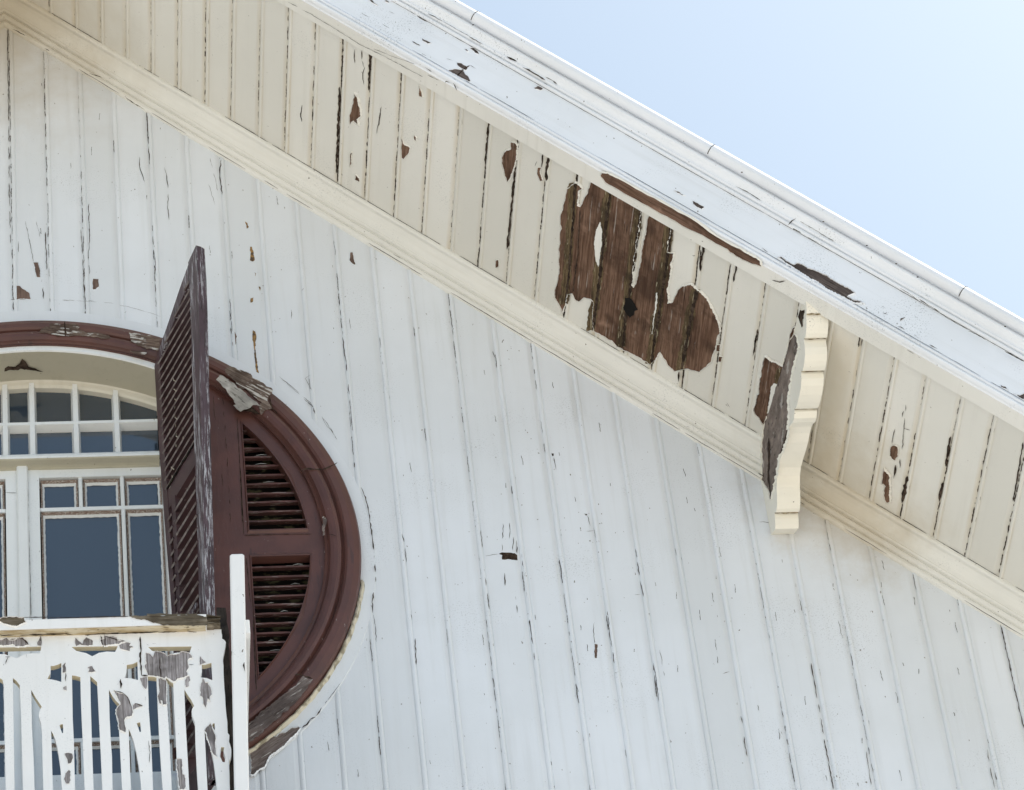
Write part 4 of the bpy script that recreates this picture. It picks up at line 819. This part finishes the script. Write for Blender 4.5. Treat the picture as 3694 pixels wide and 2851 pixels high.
for u, z in ((.8795, 12.178), (.7995, 12.134), (.6995, 12.068), (.5445, 12.028), (.0935, 11.930)):
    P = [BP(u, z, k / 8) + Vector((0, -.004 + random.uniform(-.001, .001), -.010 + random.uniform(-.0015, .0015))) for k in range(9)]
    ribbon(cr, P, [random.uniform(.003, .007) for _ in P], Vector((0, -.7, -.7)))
cr.build('notch_shade', 'notch_shade_tint', bracket)  # ribbons stand in for the shade between the lobes

# ------------------------------------------------------------------ balcony railing in front of the door
bal = empty('balcony_railing', (0.0, RAILY, 10.15), 'white sawn board balcony railing with peeling paint in front of the French door', 'railing')
R1 = Z(0, 2050, 3.64); R2 = Z(400, 2150, 3.64); R3 = Z(0, 2400, 3.64); R4 = Z(400, 2400, 3.64)
def slot(l, r):
    """l, r: left and right edges top to bottom; both carried on below the frame"""
    def ext(e):
        (x0, y0), (x1, y1) = e[-2], e[-1]; k = 105 / (y1 - y0); return e + [(x1 + (x1 - x0) * k, y1 + 105)]
    l, r = ext(l), ext(r); return l + r[::-1]
H = [slot(R3([(-95, 190), (-75, 600), (-60, 980), (-45, 1640)]), R3([(-60, 178), (0, 172), (35, 195), (50, 260), (57, 600), (62, 980), (75, 1640)])),
     slot(R3([(170, 170), (175, 600), (180, 900), (192, 1640)]), R3([(215, 205), (258, 262), (262, 330), (278, 700), (288, 1100), (303, 1640)])),
     slot(R3([(410, 325), (418, 800), (440, 1200), (455, 1640)]), R3([(470, 430), (548, 545), (520, 600), (508, 660), (540, 770), (552, 900), (558, 1200), (570, 1640)])),
     slot(R3([(672, 862), (676, 1000), (684, 1300), (695, 1640)]), R3([(700, 910), (725, 970), (750, 1060), (775, 1200), (795, 1350), (815, 1640)])),
     R3([(782, 790), (800, 778), (826, 775), (830, 830), (828, 892), (815, 892), (800, 850)]),
     slot(R3([(945, 135), (955, 700), (970, 1000), (985, 1640)]), R3([(990, 140), (1055, 158), (1060, 400), (1072, 700), (1085, 950), (1098, 1300), (1113, 1640)])),
     slot(R3([(1185, 145), (1192, 500), (1205, 950), (1230, 1640)]), R3([(1225, 178), (1275, 222), (1285, 400), (1300, 700), (1320, 1100), (1345, 1640)])),
     slot(R3([(1430, 320), (1440, 700), (1455, 1000), (1470, 1200), (1478, 1640)]), R3([(1455, 370), (1485, 420), (1525, 470), (1578, 522), (1545, 560), (1528, 600), (1530, 660), (1558, 740), (1572, 1000), (1590, 1350), (1605, 1640)])),
     slot(R3([(1690, 840), (1695, 1000), (1710, 1400), (1722, 1640)]), R3([(1715, 890), (1745, 960), (1790, 1130), (1825, 1330), (1842, 1470), (1855, 1640)])),
     R3([(1795, 765), (1815, 755), (1840, 750), (1848, 800), (1852, 876), (1833, 876), (1815, 820)]),
     slot(R3([(1940, 145), (1955, 600), (1985, 1000), (2010, 1640)]), R3([(1990, 150), (2055, 158), (2065, 400), (2090, 950), (2120, 1400), (2138, 1640)])),
     slot(R4([(722, 165), (740, 500), (770, 1000), (800, 1640)]), R4([(770, 210), (820, 242), (828, 500), (850, 900), (865, 1200), (895, 1640)])),
     slot(R4([(965, 320), (975, 600), (990, 900), (1010, 1250), (1030, 1640)]), R4([(1000, 380), (1050, 450), (1093, 535), (1068, 570), (1060, 610), (1068, 660), (1105, 750), (1110, 1000), (1130, 1400), (1147, 1640)])),
     slot(R4([(1230, 870), (1242, 1100), (1262, 1500), (1270, 1640)]), R4([(1255, 905), (1285, 970), (1318, 1100), (1348, 1250), (1372, 1430), (1392, 1640)])),
     R4([(1330, 790), (1342, 765), (1362, 765), (1368, 860), (1348, 835)]),
     jag(R4([(1450, 1075), (1490, 1080), (1480, 1140), (1505, 1220), (1495, 1275), (1465, 1270), (1430, 1190), (1440, 1120)]), 1, 1),
     R1([(665, 1285), (700, 1285), (760, 1268), (805, 1245), (805, 1495), (740, 1475), (680, 1462), (622, 1455), (655, 1390), (665, 1340)]),
     R1([(1665, 1272), (1740, 1260), (1805, 1230), (1812, 1470), (1730, 1450), (1635, 1440), (1660, 1370)]),
     R2([(1195, 905), (1230, 908), (1270, 895), (1320, 880), (1335, 1110), (1260, 1080), (1175, 1070), (1195, 990)]),
     R1([(-420, 1060), (-100, 1045), (540, 1030), (536, 1070), (520, 1122), (430, 1115), (320, 1132), (215, 1185), (150, 1160), (60, 1130), (-60, 1130), (-170, 1185), (-260, 1140), (-400, 1130)]),
     R1([(940, 1035), (1545, 1025), (1530, 1065), (1510, 1100), (1400, 1095), (1300, 1112), (1210, 1157), (1130, 1115), (1060, 1100), (1000, 1085)]),
     R2([(490, 672), (1060, 665), (1045, 710), (1035, 745), (950, 738), (840, 750), (742, 795), (680, 755), (600, 735), (540, 722)])]
out = [(-330, 2275)] + R2([(1450, 440)]) + jag(R2([(1452, 480), (1458, 560), (1488, 578), (1510, 610), (1495, 700), (1470, 830), (1480, 1010)]) + R4([(1490, 300), (1505, 520), (1530, 750), (1535, 890), (1557, 920), (1550, 1000), (1580, 1100), (1578, 1190), (1555, 1260), (1560, 1450), (1566, 1640)]), .8, 1) + [(840, 3060), (-330, 3060)]
mb = MB(); holes(mb, [out] + H, lambda u, v: PANEL.at(u, v, 0), lambda u, v: PANEL.at(u, v, -.022))
panel = fixn(mb.build('fretwork_panel', 'rail', bal))
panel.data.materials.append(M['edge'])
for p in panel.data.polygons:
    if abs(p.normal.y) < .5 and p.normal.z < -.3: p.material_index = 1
mb = MB(); n_ = 26; V = []
for i in range(n_ + 1):
    z = 10.3 + (z_ := 11.13 - 10.3) * i / n_; xa_ = PANEL.at(790, 2300).x + random.uniform(-.003, .003); xb_ = PANEL.at(826, 2300).x + random.uniform(-.004, .004)
    V += [(xa_, -.575 + random.uniform(-.003, .003), z), (xb_, -.575 + random.uniform(-.003, .003), z), (xb_, -.55, z), (xa_, -.55, z)]
mb.add(V, [(4*i+k, 4*i+(k+1) % 4, 4*i+4+(k+1) % 4, 4*i+4+k) for i in range(n_) for k in range(4)] + [(4*n_, 4*n_+1, 4*n_+2, 4*n_+3)])
fixn(mb.build('dark_end_strip', 'gap_black', bal))  # near-black uneven strip filling the gap between panel and post
# weathered patches on the fretwork
pt = MB(); lp = MB()
for q in (R2([(455, 755), (500, 760), (530, 785), (550, 810), (545, 850), (510, 855), (470, 830), (455, 800)][:4] + [(580, 735), (620, 738), (680, 757), (740, 797), (800, 775), (905, 765), (910, 745), (960, 740), (1010, 750), (1045, 775), (1070, 820), (1030, 825), (1005, 860), (1020, 960), (990, 1000), (1010, 1050), (970, 1070), (930, 1085), (880, 1095), (850, 1130), (820, 1135), (800, 1120), (722, 1062), (700, 1095), (655, 1075), (610, 1060), (600, 1068), (485, 1050), (470, 1000), (440, 930), (470, 890), (460, 820)]),
          R2([(625, 1095), (660, 1085), (722, 1115), (722, 1350), (728, 1430), (690, 1440), (680, 1395), (650, 1380), (660, 1425), (640, 1420), (615, 1320), (640, 1260), (630, 1180)]), R2([(1205, 1090), (1240, 1150), (1270, 1150), (1310, 1210), (1325, 1300), (1300, 1330), (1305, 1390), (1270, 1360), (1245, 1480), (1215, 1430), (1210, 1350), (1175, 1320), (1175, 1240), (1185, 1160)]),
          R2([(1170, 800), (1220, 855), (1250, 880), (1190, 905), (1170, 915)]), R2([(40, 1250), (80, 1275), (160, 1290), (225, 1340), (250, 1400), (275, 1465), (290, 1540), (270, 1590), (200, 1600), (175, 1640), (195, 1740), (190, 1800), (120, 1770), (100, 1650), (70, 1550), (90, 1470), (130, 1430), (85, 1330)]),
          R2([(320, 1415), (370, 1430), (420, 1450), (360, 1470), (290, 1500), (290, 1445)]), R2([(110, 640), (200, 615), (260, 625), (240, 660), (295, 680), (250, 690), (245, 730), (180, 715), (120, 690)]), R2([(385, 1080), (470, 1060), (475, 1190), (460, 1230), (410, 1170)]),
          R2([(970, 1110), (1000, 1060), (1030, 1060), (1045, 1110), (1020, 1140), (1025, 1190), (985, 1205), (975, 1160)]), R4([(1305, 770), (1325, 800), (1345, 870), (1375, 980), (1365, 1020), (1392, 1215), (1340, 1170), (1290, 1020), (1230, 870), (1250, 830)]), R4([(870, 1240), (928, 1235), (930, 1350), (940, 1440), (965, 1450), (975, 1540), (980, 1600), (960, 1640), (905, 1640), (880, 1400)]),
          R1([(990, 920), (1030, 960), (1080, 1000), (1105, 940), (1135, 915), (1220, 960), (1215, 1015), (1110, 1020), (1040, 1010), (1000, 1025), (985, 990)]), R1([(1370, 895), (1420, 905), (1530, 915), (1540, 950), (1650, 975), (1550, 1005), (1400, 1025), (1340, 1020), (1320, 950), (1370, 935)]), R1([(-100, 960), (30, 945), (85, 918), (120, 955), (220, 940), (290, 920), (340, 950), (370, 1000), (390, 1020), (300, 1035), (200, 1035), (170, 1005), (60, 1025), (-100, 1030)]),
          R1([(490, 990), (525, 920), (540, 880), (540, 1030), (495, 1020)]), R1([(820, 1290), (860, 1245), (865, 1370), (822, 1375)]), R1([(1150, 1310), (1210, 1290), (1255, 1360), (1160, 1370), (1175, 1330)]), R1([(830, 1570), (870, 1550), (872, 1610), (840, 1600)]), R3([(850, 1165), (900, 1155), (945, 1165), (958, 1225), (930, 1290), (900, 1300), (885, 1240), (860, 1200)]), R3([(860, 1425), (905, 1378), (925, 1400), (905, 1560), (870, 1560), (840, 1500)])):
    patch(pt, PANEL, q, lip=lp, amp=1.4, liph=.004, lipw=3.5)
pt.build('bare_wood_patch', 'wood_grey', panel); lp.build('curled_paint_edge', 'rail', panel)
cr = MB()
for q, w_ in ((R2([(378, 545), (385, 620), (397, 700), (388, 800), (392, 900), (405, 1000), (400, 1050), (490, 1055)]), 4.5), (R2([(640, 820), (645, 950), (655, 1020), (650, 1070), (700, 1110)]), 3.5), (R1([(540, 880), (540, 1030)]), 3), (R1([(1365, 870), (1375, 940), (1390, 1040)]), 3), (R1([(1325, 890), (1340, 1010), (1370, 1060)]), 3), (R2([(470, 640), (500, 660)]), 4), (R2([(550, 630), (600, 640)]), 5), (R2([(1020, 908), (1095, 912)]), 2.5), (R1([(860, 1380), (865, 1500)]), 3), (R1([(70, 1270), (95, 1190), (100, 1165)]), 2.5), (R1([(60, 1175), (140, 1170)]), 3), (R1([(350, 1140), (352, 1185)]), 3), (R1([(715, 1150), (745, 1138)]), 2), (R1([(1580, 1465), (1590, 1530), (1585, 1590)]), 6), (R2([(45, 1250), (160, 1285), (230, 1350), (265, 1450)]), 3), (R2([(310, 1415), (415, 1450)]), 4), (R2([(455, 1330), (460, 1390)]), 4), (R4([(500, 1000), (510, 1150), (505, 1290)]), 2), (R1([(120, 950), (290, 925), (370, 1000)]), 4), (R1([(1370, 895), (1530, 945), (1650, 968)]), 4)): crack(cr, PANEL, q, w_, off=.0035)
cr.build('paint_crack', 'crack', panel)
# top rail: painted board with a rotten right end
z_t = RFRONT.at(300, 2230).z; z_b = RFRONT.at(300, 2264).z; xr = RFRONT.at(746, 2260).x; xe = RFRONT.at(798, 2260).x; xl = PANEL.at(-335, 2300).x - .03
slope = (RFRONT.at(560, 2224).z - RFRONT.at(0, 2232).z) / (RFRONT.at(560, 2224).x - RFRONT.at(0, 2232).x)
zt = lambda x: z_t + 0 * slope; y0, y1 = -.636, -.54
mb = MB()
mb.add([(xl, y0, z_b), (xr, y0, z_b), (xr, y0, z_t), (xl, y0, z_t), (xl, y1, z_b - .004), (xr, y1, z_b - .004), (xr, y1, z_t + .004), (xl, y1, z_t + .004)], [(0, 1, 2, 3), (4, 7, 6, 5), (0, 4, 5, 1), (1, 5, 6, 2), (3, 2, 6, 7), (0, 3, 7, 4)], [0, 0, 0, 0, 1, 1, 0, 0])
rail = mb.build('top_rail', 'rail', bal)
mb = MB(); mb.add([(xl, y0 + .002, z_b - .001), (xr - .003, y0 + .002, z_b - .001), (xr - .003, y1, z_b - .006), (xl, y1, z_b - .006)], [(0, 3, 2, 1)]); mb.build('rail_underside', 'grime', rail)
mb = MB()
def splinter(xa, xb, ya, yb, za, zb, dip=.006):
    n_ = 12; V = []
    for i in range(n_ + 1):
        x = xa + (xb - xa) * i / n_; f = i / n_; e = random.uniform(-dip, dip) * .4; k = (1 - .75 * f ** 3)
        V += [(x, ya + random.uniform(-.001, .001), za + e), (x, yb, za + e * .5), (x, yb, za + (zb - za) * k + e), (x, ya + .003 * f + random.uniform(-.0015, .0015), za + (zb - za) * k + random.uniform(-dip, dip) * .3)]
    mb.add(V, [(4*i+k, 4*i+(k+1) % 4, 4*i+4+(k+1) % 4, 4*i+4+k) for i in range(n_) for k in range(4)] + [(3, 2, 1, 0), (4*n_, 4*n_+1, 4*n_+2, 4*n_+3)])
h_ = z_t - z_b
for i in range(7):
    f = i / 6; xx = xe - random.uniform(0, .05) * (1 - .4 * f); splinter(xr - .12 - .1 * f, xx, y0 + .003 + .002 * (i % 3), y1 - .01, z_b + h_ * (f * .86) + .001, z_b + h_ * (f * .86 + .18), .004)
for i in range(5): splinter(xr - .20, xe - .02 * i, y0 + .012 + i * .012, y0 + .03 + i * .014, z_t - .002, z_t + .013 + random.uniform(0, .010), .006)
fixn(mb.build('rotten_rail_end', 'wood_rot', bal))
pt = MB(); lp = MB()
patch(pt, RFRONT, R2([(240, 268), (480, 262), (800, 256), (1120, 250), (1260, 285), (1270, 395), (1135, 392), (900, 390), (740, 385), (640, 370), (560, 360), (480, 322), (420, 312), (330, 305), (280, 290)]), lip=None, amp=1.5, h=.002)
patch(pt, RFRONT, R1([(-120, 690), (0, 672), (60, 655), (180, 655), (310, 655), (318, 690), (340, 720), (300, 735), (215, 772), (150, 765), (90, 745), (0, 712), (-120, 730)]), lip=lp, amp=1.5, h=.002)
pt.build('bare_wood_patch', 'wood_rot', rail); lp.build('curled_paint_edge', 'rail', rail)
UR = Plane((0, 0, -1), -(z_b - .002)); cr = MB()
crack(cr, UR, R1([(0, 878), (150, 868), (400, 870), (560, 868), (700, 862), (850, 850), (1000, 868), (1150, 870), (1330, 850), (1500, 850), (1650, 845), (1850, 838), (2100, 822)]), 3.5, 1.6, off=.004, gaps=.06)
crack(cr, UR, R1([(380, 862), (600, 862), (780, 852), (900, 862)]), 4, 1.2, off=.004, gaps=.1); crack(cr, UR, R2([(0, 480), (200, 478), (400, 470), (620, 470), (800, 462), (1000, 450), (1180, 478), (1450, 470)]), 4, 1.8, off=.004, gaps=.08)
crack(cr, RFRONT, R1([(0, 655), (560, 652), (1000, 655), (1700, 640)]), 3.5, .8, off=.003); cr.build('paint_crack', 'crack', rail)
# bottom rail and floor edge just below the frame
mb = MB(); mb.box(-.53, .545, -.63, -.55, 10.155, 10.262); fixn(mb.build('bottom_rail', 'rail', bal))
mb = MB(); mb.box(-.80, .70, -.70, -.012, 10.03, 10.152); fixn(mb.build('balcony_floor', 'rail', bal))
# tall post at the corner, with the stub of the side rail behind it
PY = -.655; PP_ = Plane((0, -1, 0), -PY); a = PP_.at(829, 1998); b_ = PP_.at(881, 1996); c = PP_.at(846, 2851); d = PP_.at(899, 2851)
def post_x(z, e): return lerp(z, [c.z, a.z], [(c.x, a.x), (d.x, b_.x)][e][0:2])
mb = MB(); zs = [10.155, 10.3, 10.6, 10.9, 11.2, a.z - .006]
def px_(z, e):
    A, B_ = ((c, a), (d, b_))[e]; return B_.x + (z - B_.z) * (B_.x - A.x) / (B_.z - A.z)
V = []; bv = .004
lo = lambda z: [(px_(z, 0), PY + .05), (px_(z, 0), PY + bv), (px_(z, 0) + bv, PY), (px_(z, 1) - bv, PY), (px_(z, 1), PY + bv), (px_(z, 1), PY + .05)]
for z in zs: V += [(x, y, z) for x, y in lo(z)]
V += [(x + (.003 if x < .6 else -.003), y + (.003 if y < PY + .02 else -.003), a.z) for x, y in lo(a.z)]
k = len(zs) + 1; mb.add(V, [(6*i+j, 6*i+(j+1) % 6, 6*i+6+(j+1) % 6, 6*i+6+j) for i in range(k - 1) for j in range(6)] + [tuple(range(6*(k-1), 6*k)), (5, 4, 3, 2, 1, 0)])
post = fixn(mb.build('corner_post', 'rail', bal, 'tall plain white post rising above the railing at its right end'))
mb = MB(); s0 = PP_.at(884, 2226); mb.box(b_.x - .02, PP_.at(901, 2230).x, PY + .02, -.02, PP_.at(890, 2270).z, s0.z + .004, .004); fixn(mb.build('side_rail', 'rail', bal))
mb = MB()
for pts, w_ in ((R2([(1578, 700), (1580, 830)]), 1.8), (R2([(1745, 880), (1752, 960), (1762, 1005)]), 4), (R2([(1738, 85), (1742, 105)]), 3), (R2([(1605, 745), (1625, 780)]), 2.5)): crack(mb, PP_, pts, w_)
mb.build('paint_crack', 'crack', post)
# drop the helper objects that stayed empty of faces but keep them as group parents of their pieces
